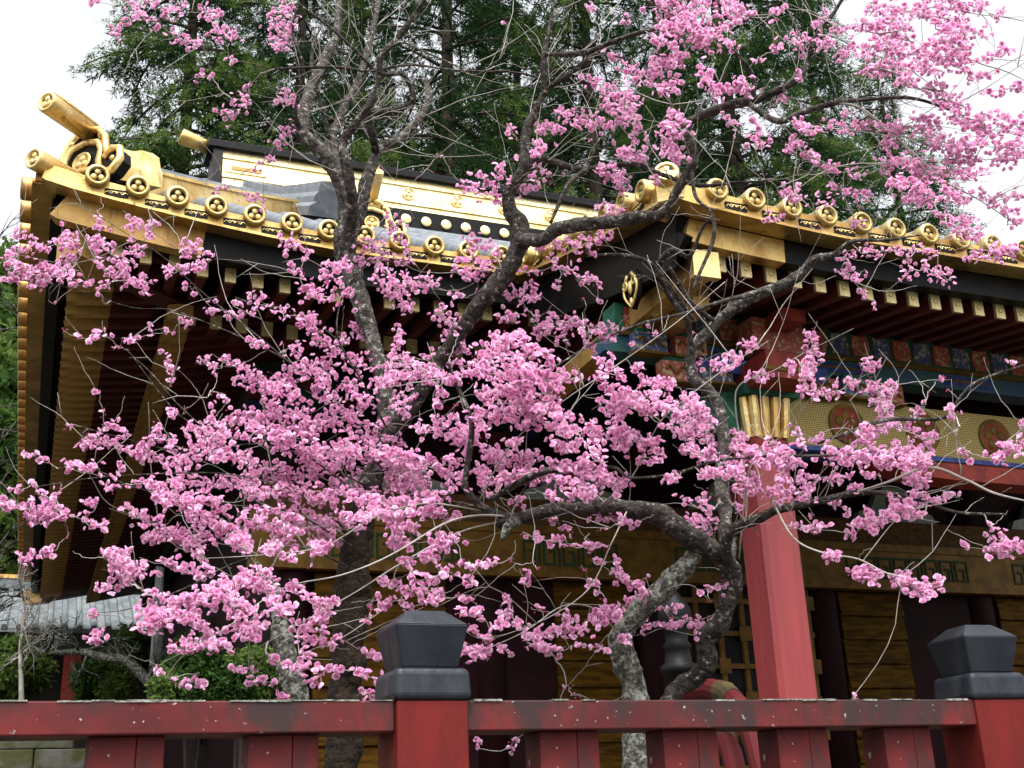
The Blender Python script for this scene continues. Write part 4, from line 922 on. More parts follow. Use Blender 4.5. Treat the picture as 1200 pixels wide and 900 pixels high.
def limb(tree, name, pts, mt, n=6, sides=10, wig=1.0):
    """pts: image x, y, distance, width in px; a real tapered limb at its own distance"""
    n = n * 3 if max(q[3] for q in pts) > 12 else n; sides = 18 if max(q[3] for q in pts) > 12 else sides
    Q = catmull(pts, n); rng = np.random.default_rng(int(abs(Q[0, 0] * 7 + Q[0, 1] * 13 + len(Q))))
    W, Rr = [], []
    wob = rng.normal(size=(len(Q), 3))
    for i, (x, y, D, w_) in enumerate(Q):
        p = at(x, y, D); w_ = w_ * .8 if w_ > 9 else w_ * .85; r = max(w_, .8) / 2 * depth_of(p) / FPX
        k = .30 * wig * (0 if i in (0, len(Q) - 1) else 1)
        nv = noise.noise_vector(p * 7.0)
        W.append(p + nv * r * k); Rr.append(r * (1 + .22 * wig * noise.noise(p * 9.0 + Vector((5, 3, 1)))))
    mb = MB(); base = TREES[tree].location
    mb.tube([p - base for p in W], Rr, sides)
    if sides == 18:                                       # knots and ridges of the bark
        for i in range(len(W)):
            c = W[i] - base
            for k2 in range(sides):
                v = Vector(mb.v[i * sides + k2]); q = v + base
                mb.v[i * sides + k2] = tuple(c + (v - c) * (1 + .16 * noise.noise(q * 22) + .12 * noise.noise(q * 55)))
    mb.build(name, mt, TREES[tree], smooth=True, fix=False)
    for i in range(len(Q)):
        d = Q[min(i + 1, len(Q) - 1), :2] - Q[max(i - 1, 0), :2]
        NX.append(Q[i, :2]); NP.append(Q[i, 2]); NT.append(d / (np.linalg.norm(d) + 1e-6)); NTREE.append(tree); NW.append(Q[i, 3])
bA = 5.2
limb('A', 'trunk', [(402, 1135, bA, 62), (400, 900, bA, 54), (404, 820, bA, 50), (408, 740, bA - .02, 47), (416, 660, bA - .04, 44), (424, 600, bA - .05, 40), (432, 572, bA - .05, 38)], BK_B)
limb('A', 'limb', [(426, 592, bA - .05, 38), (436, 555, bA - .05, 34), (452, 505, bA, 28), (450, 450, bA + .05, 25), (436, 400, bA + .1, 25), (422, 355, bA + .12, 27), (409, 310, bA + .12, 32), (405, 270, bA + .1, 35)], BK_G)
limb('A', 'limb', [(405, 285, 5.3, 26), (404, 227, 5.25, 24), (380, 183, 5.2, 23), (354, 153, 5.2, 20), (362, 112, 5.3, 17), (375, 81, 5.35, 15), (393, 44, 5.4, 12), (398, -10, 5.5, 9)], BK_G)
limb('A', 'limb', [(404, 262, 5.33, 18), (400, 214, 5.4, 17), (389, 166, 5.5, 13), (402, 130, 5.55, 11), (419, 95, 5.6, 10), (437, 37, 5.7, 8), (445, -15, 5.8, 6)], BK_G)
limb('A', 'limb', [(408, 280, 5.2, 20), (412, 235, 5.05, 18), (405, 190, 4.95, 15), (403, 164, 4.95, 13), (418, 143, 4.9, 12), (441, 106, 4.85, 10), (447, 66, 4.8, 9), (467, 44, 4.8, 8), (492, 7, 4.75, 6), (505, -15, 4.7, 5)], BK_D)
limb('A', 'limb', [(410, 275, 5.3, 24), (422, 243, 5.3, 21), (431, 205, 5.3, 17), (446, 174, 5.35, 15), (470, 161, 5.4, 13), (494, 134, 5.5, 11), (503, 112, 5.55, 9), (497, 92, 5.6, 7)], BK_G)
limb('A', 'limb', [(441, 180, 5.33, 13), (436, 155, 5.2, 11), (431, 133, 5.15, 11), (456, 130, 5.1, 10), (484, 118, 5.05, 9), (473, 88, 5.0, 7), (448, 87, 5.0, 6), (431, 74, 4.98, 5), (393, 38, 4.9, 4), (349, 4, 4.8, 3)], BK_D, sides=8)
limb('A', 'limb', [(431, 84, 4.98, 5), (395, 79, 4.95, 5), (357, 79, 4.9, 4), (322, 81, 4.9, 3)], BK_D, sides=6)
limb('A', 'limb', [(354, 156, 5.2, 12), (346, 130, 5.1, 6), (356, 80, 5.0, 5), (343, 40, 4.95, 4), (350, 0, 4.9, 3)], BK_D, sides=6)
limb('A', 'limb', [(446, 66, 4.8, 6), (470, 50, 4.7, 4), (500, 62, 4.6, 3), (530, 75, 4.55, 2.4), (556, 88, 4.5, 2), (585, 70, 4.5, 2)], BK_G, sides=5)
limb('A', 'limb', [(434, 84, 4.98, 4), (480, 76, 4.9, 3.5), (530, 82, 4.8, 3), (580, 84, 4.7, 2)], BK_G, sides=5)
limb('A', 'limb', [(389, 170, 5.5, 8), (370, 100, 5.4, 6), (366, 60, 5.4, 5), (380, 20, 5.4, 3)], BK_G, sides=6)
limb('A', 'limb', [(440, 545, 5.15, 26), (462, 505, 5.05, 24), (488, 468, 4.95, 23), (515, 425, 4.85, 22), (542, 382, 4.78, 24), (575, 342, 4.72, 26), (604, 302, 4.68, 28), (611, 268, 4.66, 26), (598, 245, 4.64, 20), (598, 222, 4.62, 18), (612, 199, 4.6, 17), (617, 150, 4.58, 14), (636, 112, 4.55, 10), (638, 62, 4.5, 8), (646, 20, 4.5, 5), (648, -15, 4.5, 4)], BK_D)
limb('A', 'limb', [(638, 63, 4.5, 6), (664, 64, 4.4, 8), (690, 60, 4.35, 8), (720, 48, 4.3, 7), (750, 38, 4.25, 6), (790, 30, 4.2, 4)], BK_D, sides=6)
limb('A', 'limb', [(634, 113, 4.55, 8), (650, 98, 4.5, 10), (667, 88, 4.45, 8), (682, 75, 4.4, 6), (700, 63, 4.4, 4), (740, 70, 4.3, 3)], BK_D, sides=6)
limb('A', 'limb', [(606, 280, 4.66, 18), (634, 281, 4.5, 19), (650, 270, 4.45, 20), (678, 263, 4.4, 19), (740, 257, 4.3, 18), (780, 249, 4.2, 16), (792, 225, 4.15, 14), (810, 196, 4.1, 15), (813, 181, 4.1, 14), (804, 148, 4.1, 13), (833, 132, 4.05, 13), (862, 123, 4.0, 14), (885, 117, 4.0, 13), (930, 97, 3.9, 9), (947, 73, 3.9, 8), (954, 46, 3.85, 7), (978, 14, 3.85, 5), (995, -15, 3.8, 4)], BK_D)
limb('A', 'limb', [(878, 122, 4.0, 9), (912, 142, 3.95, 10), (943, 130, 3.9, 9), (980, 120, 3.85, 8), (1013, 117, 3.8, 6), (1067, 115, 3.75, 5), (1110, 128, 3.7, 3), (1160, 150, 3.65, 2)], BK_G, sides=8)
limb('A', 'limb', [(883, 119, 4.0, 7), (882, 88, 3.95, 6), (868, 68, 3.9, 5), (857, 55, 3.9, 3)], BK_D, sides=6)
limb('A', 'limb', [(980, 120, 3.85, 5), (1010, 128, 3.8, 4), (1050, 160, 3.75, 3), (1090, 205, 3.7, 3), (1140, 230, 3.65, 2), (1190, 262, 3.6, 1.5)], TWIG, sides=5)
limb('A', 'limb', [(602, 225, 4.63, 6), (625, 188, 4.6, 9), (648, 188, 4.55, 10), (685, 199, 4.5, 9), (740, 192, 4.45, 7), (777, 205, 4.4, 7), (820, 217, 4.35, 6), (860, 214, 4.3, 4), (900, 212, 4.3, 2.5)], BK_D, sides=7)
limb('A', 'limb', [(645, 262, 4.46, 5), (655, 240, 4.45, 6), (667, 214, 4.45, 6), (686, 198, 4.5, 6), (697, 175, 4.5, 4), (706, 160, 4.5, 3)], BK_D, sides=6)
limb('A', 'limb', [(810, 195, 4.1, 6), (815, 230, 4.05, 5), (834, 250, 4.0, 5), (836, 280, 4.0, 6), (820, 320, 4.0, 5), (812, 340, 4.0, 4)], BK_D, sides=6)
limb('B', 'trunk', [(748, 1160, 4.7, 52), (747, 900, 4.7, 46), (744, 815, 4.7, 40), (733, 774, 4.68, 34), (728, 745, 4.66, 30), (748, 715, 4.64, 29), (775, 694, 4.6, 30), (798, 667, 4.58, 29), (814, 646, 4.56, 26)], BK_L, wig=1.3)
limb('B', 'trunk', [(742, 1160, 4.85, 44), (770, 900, 4.8, 30), (789, 815, 4.78, 30), (818, 792, 4.75, 28), (829, 775, 4.72, 28), (826, 752, 4.7, 28), (843, 732, 4.66, 28), (854, 700, 4.62, 29), (858, 670, 4.6, 31), (838, 648, 4.56, 30), (803, 626, 4.5, 30), (772, 604, 4.46, 31), (731, 596, 4.42, 26), (690, 594, 4.38, 23), (650, 598, 4.34, 21), (612, 606, 4.3, 19), (585, 612, 4.28, 16)], BK_D, wig=1.2)
limb('B', 'limb_stub', [(610, 606, 4.3, 17), (598, 612, 4.28, 19), (592, 624, 4.26, 12), (588, 632, 4.25, 4)], BK_L, wig=2)
limb('B', 'limb', [(600, 607, 4.3, 12), (580, 600, 4.27, 12), (560, 590, 4.2, 11), (545, 570, 4.15, 9), (550, 530, 4.1, 8), (552, 490, 4.05, 7), (536, 452, 4.05, 6), (525, 425, 4.0, 4)], BK_G, sides=7)
limb('B', 'limb', [(575, 585, 4.25, 8), (610, 565, 4.2, 11), (640, 553, 4.15, 10), (680, 550, 4.1, 6), (720, 548, 4.05, 5), (740, 560, 4.0, 4), (790, 555, 4.0, 4), (840, 540, 3.95, 4), (900, 535, 3.95, 5), (967, 534, 3.9, 4), (1000, 530, 3.9, 3)], BK_G, sides=7)
limb('B', 'limb', [(858, 672, 4.6, 18), (852, 650, 4.5, 16), (851, 632, 4.45, 16), (862, 617, 4.4, 17), (890, 607, 4.35, 15), (915, 596, 4.3, 13), (960, 587, 4.25, 10), (1000, 578, 4.2, 9), (1040, 578, 4.15, 7), (1075, 585, 4.1, 5), (1120, 600, 4.05, 4), (1180, 603, 4.0, 3)], BK_D, sides=8)
limb('B', 'limb', [(856, 668, 4.62, 20), (850, 610, 4.75, 20), (845, 560, 4.85, 20), (846, 510, 4.9, 20), (836, 465, 4.92, 18), (812, 440, 4.95, 16), (812, 410, 4.95, 16), (842, 377, 4.95, 18), (873, 352, 4.95, 18), (907, 337, 4.95, 18), (938, 322, 4.9, 17), (955, 305, 4.85, 13), (977, 299, 4.8, 9), (1000, 283, 4.75, 6), (1040, 281, 4.7, 4), (1080, 275, 4.7, 2)], BK_G)
limb('B', 'limb', [(812, 425, 4.95, 7), (806, 380, 4.9, 8), (790, 355, 4.88, 9), (776, 330, 4.85, 10), (773, 309, 4.8, 10), (788, 293, 4.75, 8), (808, 300, 4.7, 6), (822, 270, 4.65, 5), (836, 250, 4.6, 4)], BK_D, sides=7)
limb('B', 'limb', [(816, 378, 4.88, 5), (800, 357, 4.85, 7), (778, 328, 4.8, 8), (756, 305, 4.75, 7), (718, 298, 4.7, 5), (690, 300, 4.6, 3)], BK_D, sides=6)
limb('B', 'limb', [(840, 378, 4.95, 6), (815, 360, 4.8, 7), (800, 340, 4.8, 7), (784, 313, 4.75, 5)], BK_D, sides=6)
limb('B', 'limb', [(900, 337, 4.95, 6), (880, 345, 4.85, 7), (850, 352, 4.8, 6), (800, 368, 4.75, 5), (750, 380, 4.7, 4), (700, 400, 4.6, 3), (650, 430, 4.5, 2.5)], BK_G, sides=6)
limb('B', 'limb', [(1000, 578, 4.2, 5), (1040, 565, 4.1, 3.6), (1090, 548, 4.0, 4), (1133, 563, 3.95, 3.4), (1165, 578, 3.9, 3), (1215, 590, 3.85, 2.4)], TWIGL, sides=6)
limb('B', 'limb', [(958, 520, 4.1, 4), (1000, 505, 4.05, 6), (1040, 492, 4.0, 6), (1106, 490, 3.95, 5), (1125, 465, 3.9, 4), (1145, 447, 3.9, 4), (1200, 428, 3.85, 3)], BK_G, sides=6)
limb('B', 'limb', [(915, 598, 4.3, 6), (905, 585, 4.2, 4), (930, 630, 4.1, 3), (965, 648, 4.05, 3), (1005, 655, 4.0, 2.8), (1040, 672, 3.95, 2.4), (1075, 680, 3.9, 2)], TWIGL, sides=5)
# long leaders fanning out to the left
for P in [
    [(425, 585, 5.1, 7), (380, 548, 4.9, 6), (330, 520, 4.8, 5), (260, 512, 4.7, 4), (215, 490, 4.6, 3.5), (187, 460, 4.6, 3), (150, 410, 4.55, 2)],
    [(415, 628, 5.1, 7), (350, 578, 4.8, 6), (270, 556, 4.6, 5), (190, 555, 4.5, 4), (110, 560, 4.4, 3), (45, 570, 4.35, 2)],
    [(412, 640, 5.1, 7), (340, 600, 4.7, 6), (250, 590, 4.5, 5), (160, 572, 4.4, 4), (110, 550, 4.3, 3), (70, 548, 4.3, 2)],
    [(410, 665, 5.1, 6), (345, 640, 4.7, 6), (270, 662, 4.5, 5), (215, 690, 4.4, 4), (150, 714, 4.3, 3), (104, 718, 4.3, 2)],
    [(430, 570, 5.1, 6), (362, 536, 4.9, 5), (300, 520, 4.8, 4), (220, 530, 4.7, 3), (140, 512, 4.6, 2.5), (95, 500, 4.6, 1.5)],
    [(440, 530, 5.1, 8), (385, 460, 4.9, 7), (345, 428, 4.8, 6), (320, 413, 4.75, 5.5), (287, 397, 4.7, 5), (247, 380, 4.65, 4), (200, 363, 4.6, 3.5), (153, 360, 4.6, 3), (93, 340, 4.55, 2), (43, 330, 4.5, 1.5)],
    [(345, 430, 4.8, 5), (300, 392, 4.8, 4.5), (240, 345, 4.75, 4), (190, 300, 4.7, 3), (150, 275, 4.7, 2.5), (95, 240, 4.65, 1.5)],
    [(452, 500, 5.1, 8), (420, 440, 4.9, 7), (396, 395, 4.8, 6), (400, 350, 4.75, 5), (420, 320, 4.7, 4), (445, 300, 4.7, 2)],
    [(600, 605, 4.3, 9), (560, 604, 4.2, 8), (520, 614, 4.1, 7), (455, 652, 4.0, 6), (400, 674, 3.95, 5), (330, 690, 3.9, 4), (262, 738, 3.85, 3), (200, 772, 3.8, 2)],
    [(590, 610, 4.3, 7), (535, 625, 4.2, 6), (470, 660, 4.1, 5), (420, 692, 4.1, 4), (370, 720, 4.05, 3), (300, 760, 4.0, 2)],
    [(575, 600, 4.25, 6), (500, 590, 4.1, 5), (440, 606, 4.0, 5), (380, 640, 3.9, 4), (310, 650, 3.85, 3), (230, 655, 3.8, 2)],
    [(728, 750, 4.66, 6), (700, 715, 4.5, 5), (660, 710, 4.4, 4), (615, 740, 4.3, 3), (560, 765, 4.2, 2)],
    [(735, 598, 4.4, 6), (715, 640, 4.2, 5), (690, 690, 4.1, 4), (640, 725, 4.05, 3), (580, 748, 4.0, 2)],
    [(240, 503, 4.6, 4), (205, 470, 4.6, 4), (180, 440, 4.6, 3.5), (150, 412, 4.6, 2)],
    [(560, 590, 4.2, 6), (600, 520, 3.95, 5), (660, 470, 3.9, 4), (720, 430, 3.85, 4), (790, 380, 3.8, 3), (850, 330, 3.8, 2)],
    [(700, 595, 4.4, 6), (740, 560, 4.1, 5), (770, 500, 4.0, 4), (800, 470, 3.95, 4), (860, 425, 3.9, 3), (900, 400, 3.9, 2)],
    [(866, 655, 4.55, 5), (873, 560, 4.4, 5), (862, 480, 4.3, 5), (868, 450, 4.25, 4), (905, 435, 4.2, 3.5), (940, 415, 4.2, 3), (1000, 385, 4.1, 2)],
]:
    limb('B' if P[0][0] > 560 else 'A', 'leader_branch', [(x, y, d, w_ * .42) for x, y, d, w_ in P], TWIGL if P[0][0] > 480 else BK_G, sides=5, n=5, wig=.6)

# -- sprays of blossom: each stroke is one flowering shoot (traced), grown on to the nearest wood
STROKES = {(0, 0): "320,5,350,10,15;400,100,420,130,15;430,80,480,40,20;490,50,530,70,20;540,85,560,95,12;450,5,550,10,20;570,30,650,40,25;720,45,770,50,30;740,115,830,130,28;610,130,690,155,25;700,150,720,155,12;805,210,825,215,12;700,262,745,272,18;860,298,880,302,12;815,350,880,345,22;765,400,840,400,22;970,350,1035,355,22;1000,320,1015,325,12;940,110,1020,150,45;960,60,1030,90,45;1000,10,1020,40,25;1020,430,1000,470,18;960,510,1000,500,20;950,550,955,555,12;895,580,945,572,15;720,640,730,645,8;765,670,810,655,12;850,690,925,695,20;925,730,935,735,12;355,710,362,714,8;345,748,350,750,8;440,795,550,800,22;510,820,530,830,18;520,740,525,742,8;330,780,370,800,22;40,810,60,825,20;100,850,170,870,22;220,810,260,850,25;200,860,270,880,25;330,840,390,890,30;440,870,500,880,22;640,860,710,850,20;650,890,740,890,18;1000,850,1045,870,28;1070,885,1090,890,18;40,880,100,890,18",
(400, 0): "870,25,890,20,15;985,72,1005,75,12;572,88,580,88,8;1090,10,1200,20,40;1110,60,1200,80,45;1100,120,1190,140,45;940,195,980,210,20;1000,240,1050,280,25;855,280,890,290,14;900,300,960,320,20;1080,230,1200,200,45;1080,290,1180,300,45;920,350,1050,370,45;780,400,900,420,35;880,440,960,450,30;980,400,1050,430,40;680,450,790,460,22;585,440,610,480,14;620,490,630,510,10;670,500,720,520,20;665,540,700,550,15;870,490,880,495,10;1020,480,1030,500,15;950,490,960,495,10;1070,500,1080,505,14;1120,450,1200,480,40;1150,400,1200,430,25;960,540,1070,570,35;1130,520,1200,560,30;900,600,1010,640,35;690,590,735,615,15;775,600,790,605,10;735,640,740,645,10;990,670,1010,680,15;1080,630,1120,640,18;920,720,980,760,20;1055,745,1075,750,10;420,640,500,690,22;470,610,530,640,15;550,580,590,640,18;540,640,560,720,20;620,660,700,650,22;660,620,680,630,12;600,560,620,565,10;170,760,210,860,30;60,880,150,860,35;230,890,250,895,12;345,545,350,550,6;310,595,315,600,5;245,750,250,755,6;30,850,50,860,15;440,850,520,870,25;530,880,560,890,22;690,870,830,840,25;860,880,910,830,25;905,765,915,770,10",
(800, 0): "10,10,200,30,50;0,60,130,110,50;10,150,120,150,35;180,40,220,60,30;60,230,100,300,30;100,340,230,300,25;180,270,220,320,20;150,140,170,170,20;310,40,340,30,15;320,75,325,80,12;490,40,510,40,15;395,120,430,170,28;470,100,500,70,18;470,150,530,160,25;530,105,550,100,15;540,190,610,195,22;580,100,620,95,15;320,165,340,175,16;255,205,265,215,12;270,320,275,325,10;400,260,410,270,15;350,350,380,340,14;150,420,190,455,20;240,425,255,430,14;220,470,290,500,20;300,370,310,375,10;360,510,410,480,22;380,430,460,450,20;480,440,600,460,20;420,530,470,560,20;440,570,510,585,12;520,590,545,590,22;580,600,620,610,22;510,650,650,690,18;340,680,430,700,25;470,720,540,700,18;300,760,350,770,20;455,795,470,800,10;610,730,625,735,10;600,780,630,790,15;650,20,800,60,50;800,20,1000,40,60;640,100,760,80,35;660,160,740,160,30;740,110,800,130,35;640,240,740,250,25;620,160,650,200,20;720,200,900,220,50;850,160,1000,170,60;880,90,1000,110,50;750,280,830,290,35;870,310,920,320,30;930,200,1020,230,35;1030,20,1060,15,25;1090,60,1130,45,15;1070,205,1150,170,20;1020,110,1060,120,20;1000,280,1100,260,15;800,430,900,440,35;690,460,770,450,25;700,510,760,500,20;900,350,1000,380,30;940,420,1050,440,40;1060,400,1190,430,25;1050,320,1190,310,15;850,500,1000,520,40;1000,480,1190,500,40;930,560,1050,560,35;1080,560,1190,550,30;710,590,760,550,25;770,570,850,590,30;720,640,860,660,30;800,600,920,630,35;960,600,1050,620,30;780,700,890,700,25;920,680,1010,700,25;1040,690,1100,720,20;900,750,930,760,20;1130,700,1190,690,18;1140,790,1190,780,15;940,810,1030,830,25;960,770,1040,770,15;1060,880,1190,870,25;620,885,700,885,20;730,880,880,880,20;1130,750,1180,740,15;560,395,590,400,12;600,440,680,430,18",
(0, 300): "20,20,110,50,35;100,60,280,40,35;110,100,170,90,20;200,70,270,85,22;20,85,60,85,14;180,160,185,165,10;290,95,320,100,15;340,110,390,90,12;400,15,460,20,25;360,50,440,60,22;430,90,540,100,18;490,70,520,70,15;510,125,535,135,15;440,40,450,70,15;330,20,360,40,15;570,30,610,60,18;640,50,740,15,20;655,105,680,110,12;340,125,370,170,10;720,180,750,195,18;640,220,670,230,18;515,255,535,260,16;590,260,605,268,14;320,265,390,290,16;430,290,480,300,16;390,318,425,322,10;310,300,325,302,10;220,260,280,290,9;580,340,610,420,18;595,440,610,445,12;330,455,350,485,12;880,140,950,180,20;980,180,1000,210,20;800,210,900,190,15;820,160,850,175,12;1030,50,1060,60,18;1050,110,1190,150,30;1130,90,1190,30,30;1030,200,1110,260,28;1080,210,1110,220,15;1100,280,1190,320,30;860,300,920,310,15;1000,330,1060,320,20;780,350,900,420,20;700,360,770,400,18;730,480,745,490,10;830,420,960,470,25;920,430,1050,450,30;1020,400,1160,430,40;1050,370,1190,390,25;780,500,800,490,14;580,540,610,560,15;640,530,660,545,10;360,545,370,550,10;230,600,245,605,12;360,590,430,610,22;280,660,330,650,20;290,625,300,630,8;330,640,460,690,25;100,690,150,720,15;170,725,185,730,10;230,740,350,750,22;370,810,405,820,18;420,740,440,760,15;390,775,410,785,12;45,815,80,825,15;110,800,120,810,12;130,840,190,850,25;0,870,70,880,20;80,890,210,890,25;210,810,220,815,8;290,860,340,870,15;430,880,460,885,15;460,690,640,740,22;490,690,510,700,15;540,600,560,630,18;580,640,620,690,22;460,800,620,800,22;540,830,700,870,30;560,840,620,870,28;620,790,760,800,28;500,660,560,650,15;640,600,800,640,35;670,660,760,690,28;620,720,690,700,28;720,580,760,560,20;770,620,900,600,40;800,560,960,560,30;760,700,900,720,40;930,530,1100,560,45;900,600,1100,640,50;960,650,1190,700,60;1060,600,1190,560,50;1050,730,1190,760,60;780,790,900,780,35;880,750,1040,780,45;870,850,1000,830,35;700,850,780,880,30;1000,840,1190,850,50;640,870,700,890,20;930,470,1060,500,30;1100,450,1190,520,30",
(400, 300): "0,20,30,40,25;0,110,30,130,25;60,10,250,20,25;110,50,200,120,35;140,130,190,120,20;210,70,240,80,20;240,110,350,80,25;190,175,250,180,22;40,180,60,185,12;40,250,110,300,30;0,290,30,300,14;190,240,210,310,16;330,210,400,240,25;350,170,380,200,15;360,260,440,340,35;400,30,540,40,35;430,70,475,75,20;470,100,490,105,10;390,130,430,145,12;0,350,130,400,30;180,330,240,400,30;240,370,350,440,40;300,380,420,360,35;380,430,420,440,25;430,410,520,380,40;480,350,560,320,30;560,280,640,300,30;530,280,560,285,12;540,220,640,200,22;560,140,680,110,25;630,55,700,55,14;640,160,700,140,15;740,20,760,30,15;780,50,820,40,18;830,80,900,90,20;750,100,770,110,15;680,200,695,215,12;640,180,660,190,10;680,260,800,280,35;740,210,790,240,25;640,330,720,340,28;560,380,700,400,35;700,360,780,440,35;800,230,860,240,15;850,270,960,280,25;850,310,890,330,20;920,240,970,250,15;900,150,915,155,10;850,160,860,165,8;1010,305,1030,310,10;940,340,955,350,10;1090,265,1110,265,12;880,440,950,400,25;830,430,840,435,12;810,395,830,400,10;900,370,950,380,18;150,370,200,420,25;120,440,250,440,30;0,450,60,460,30;40,490,120,530,28;0,540,60,570,22;180,520,260,490,25;325,515,350,520,16;210,540,235,580,16;320,570,360,590,20;260,600,300,610,20;165,640,215,650,24;390,570,410,575,12;390,520,415,530,10;110,620,160,580,20;340,470,360,490,20;480,500,640,490,40;540,440,700,450,45;640,430,780,450,40;450,550,600,560,40;590,560,690,590,45;700,540,800,570,45;740,600,830,620,35;650,500,740,520,35;420,600,500,610,30;380,640,500,670,30;410,710,450,720,20;510,690,580,710,30;580,650,630,665,18;470,740,540,820,35;560,740,700,750,35;600,710,700,700,18;330,740,420,800,30;350,710,390,720,15;0,600,200,700,60;0,700,300,760,70;200,700,310,740,45;150,790,310,820,50;0,800,150,850,60;60,880,250,880,40;250,870,370,870,30;300,620,390,640,15;400,620,470,640,20;930,490,1050,510,50;1020,490,1100,560,40;940,530,1000,540,30;1080,520,1190,540,35;1060,450,1180,460,25;1030,390,1070,400,15;960,420,1000,430,15;850,610,920,640,35;940,600,1050,620,35;960,650,1010,670,30;860,670,910,690,25;780,680,820,670,20;1150,600,1200,640,35;1040,650,1110,660,25;720,750,870,800,40;830,720,930,740,35;780,820,900,840,28;900,790,1000,800,28;880,770,920,780,20;950,570,1000,560,20;720,840,770,860,22;610,850,640,870,18;820,650,840,660,14;740,660,800,680,25;1060,710,1120,700,20;640,760,700,790,20;560,780,600,800,15;1150,790,1190,770,15",
(800, 300): "555,5,580,10,22;560,45,620,100,20;600,70,620,80,20;620,120,650,150,14;665,175,680,180,12;780,5,800,15,18;770,80,800,50,16;840,30,860,50,15;880,60,940,80,28;1000,5,1090,5,14;45,275,55,280,10;20,380,60,390,22;100,400,170,390,22;165,360,200,355,20;215,320,260,315,20;245,435,290,420,25;440,270,460,300,25;430,330,465,350,26;420,380,460,390,26;430,420,460,440,24;415,460,440,470,18;360,380,385,390,18;625,378,655,380,20;675,385,690,388,14;570,440,615,440,24;625,415,635,418,8;470,485,510,485,20;455,500,465,505,14;530,480,550,485,15;610,478,630,480,10;590,515,600,518,8;650,490,720,470,35;660,450,700,450,22;735,440,755,460,16;680,520,720,530,25;710,545,740,530,18;895,432,910,436,10;860,482,868,486,8;935,478,945,482,9;845,525,855,528,9;810,560,840,560,16;935,545,960,560,15;960,608,965,612,7;980,698,1005,700,15;680,590,730,610,28;620,620,670,625,22;640,650,650,660,18;740,600,760,600,14;690,570,710,580,10;400,630,410,640,12;385,595,395,600,10;590,580,605,584,8;455,640,490,650,15;415,665,430,670,15;180,620,220,640,22;285,640,300,645,10;785,595,805,595,12;820,630,880,650,26;740,680,880,690,35;750,730,860,720,30;790,800,870,790,22;780,760,830,770,20;500,690,580,710,38;590,700,740,740,40;680,680,710,690,20;510,780,590,770,22;590,810,620,820,18;640,760,690,770,15;210,690,300,700,30;300,680,380,690,35;330,720,420,740,25;230,720,300,740,20;120,740,210,750,45;60,760,100,770,22;180,790,280,810,38;300,830,370,840,30;400,800,470,800,35;410,840,450,850,18;340,790,380,800,25;0,560,100,580,55;0,650,120,690,45;0,500,50,510,22;20,600,110,620,35;80,690,110,700,22;150,670,190,680,18;860,870,960,840,16;800,850,870,850,25;730,885,830,885,25;640,890,660,892,10;510,875,545,880,14;560,890,580,893,12;60,850,90,860,18;130,860,200,870,25;60,890,110,892,16;0,850,20,860,20;1110,680,1140,670,14;1080,710,1140,710,16;1160,670,1200,660,28;1180,600,1200,590,14;1150,375,1165,380,9",
(0, 600): "70,165,190,135,22;230,5,245,20,12;100,20,220,15,25;290,15,310,20,12;310,45,360,45,22;105,35,110,38,10;235,80,240,85,8;470,20,520,30,22;540,40,560,50,14;360,160,460,140,26;400,200,510,200,25;500,85,700,90,35;400,180,440,250,20;345,270,420,260,14;490,275,520,280,10;560,60,640,60,20;620,110,720,120,25;700,140,720,160,18;600,70,690,120,30;680,20,800,40,50;740,60,880,90,40;800,80,880,130,40;850,20,1050,60,60;930,100,1050,130,45;1090,130,1140,130,25;960,30,1190,40,60;1100,80,1190,90,35;640,200,740,210,30;570,180,640,200,22;450,240,520,200,20;510,320,700,330,40;500,350,560,390,28;480,400,590,395,22;600,370,700,370,28;640,300,720,320,25;750,240,830,290,40;720,280,840,320,35;820,230,960,250,35;880,270,960,280,25;950,310,1010,350,30;1010,270,1060,260,22;890,200,930,220,20;820,330,900,350,30;810,390,920,400,30;850,440,910,420,22;740,460,800,470,25;700,410,760,430,20;600,480,700,480,22;650,450,700,460,18;305,360,340,370,18;310,445,360,435,22;550,555,570,560,14;620,600,720,600,14;730,495,740,500,8;820,545,900,555,12;860,590,960,600,14;940,500,980,520,14;970,650,1000,655,12;1030,400,1130,420,16;1060,310,1190,320,20;1120,340,1170,370,15;1050,450,1190,450,20;1000,540,1190,560,18;1080,600,1130,600,12;1050,500,1100,500,14;1090,180,1095,185,8;1060,420,1160,350,18",
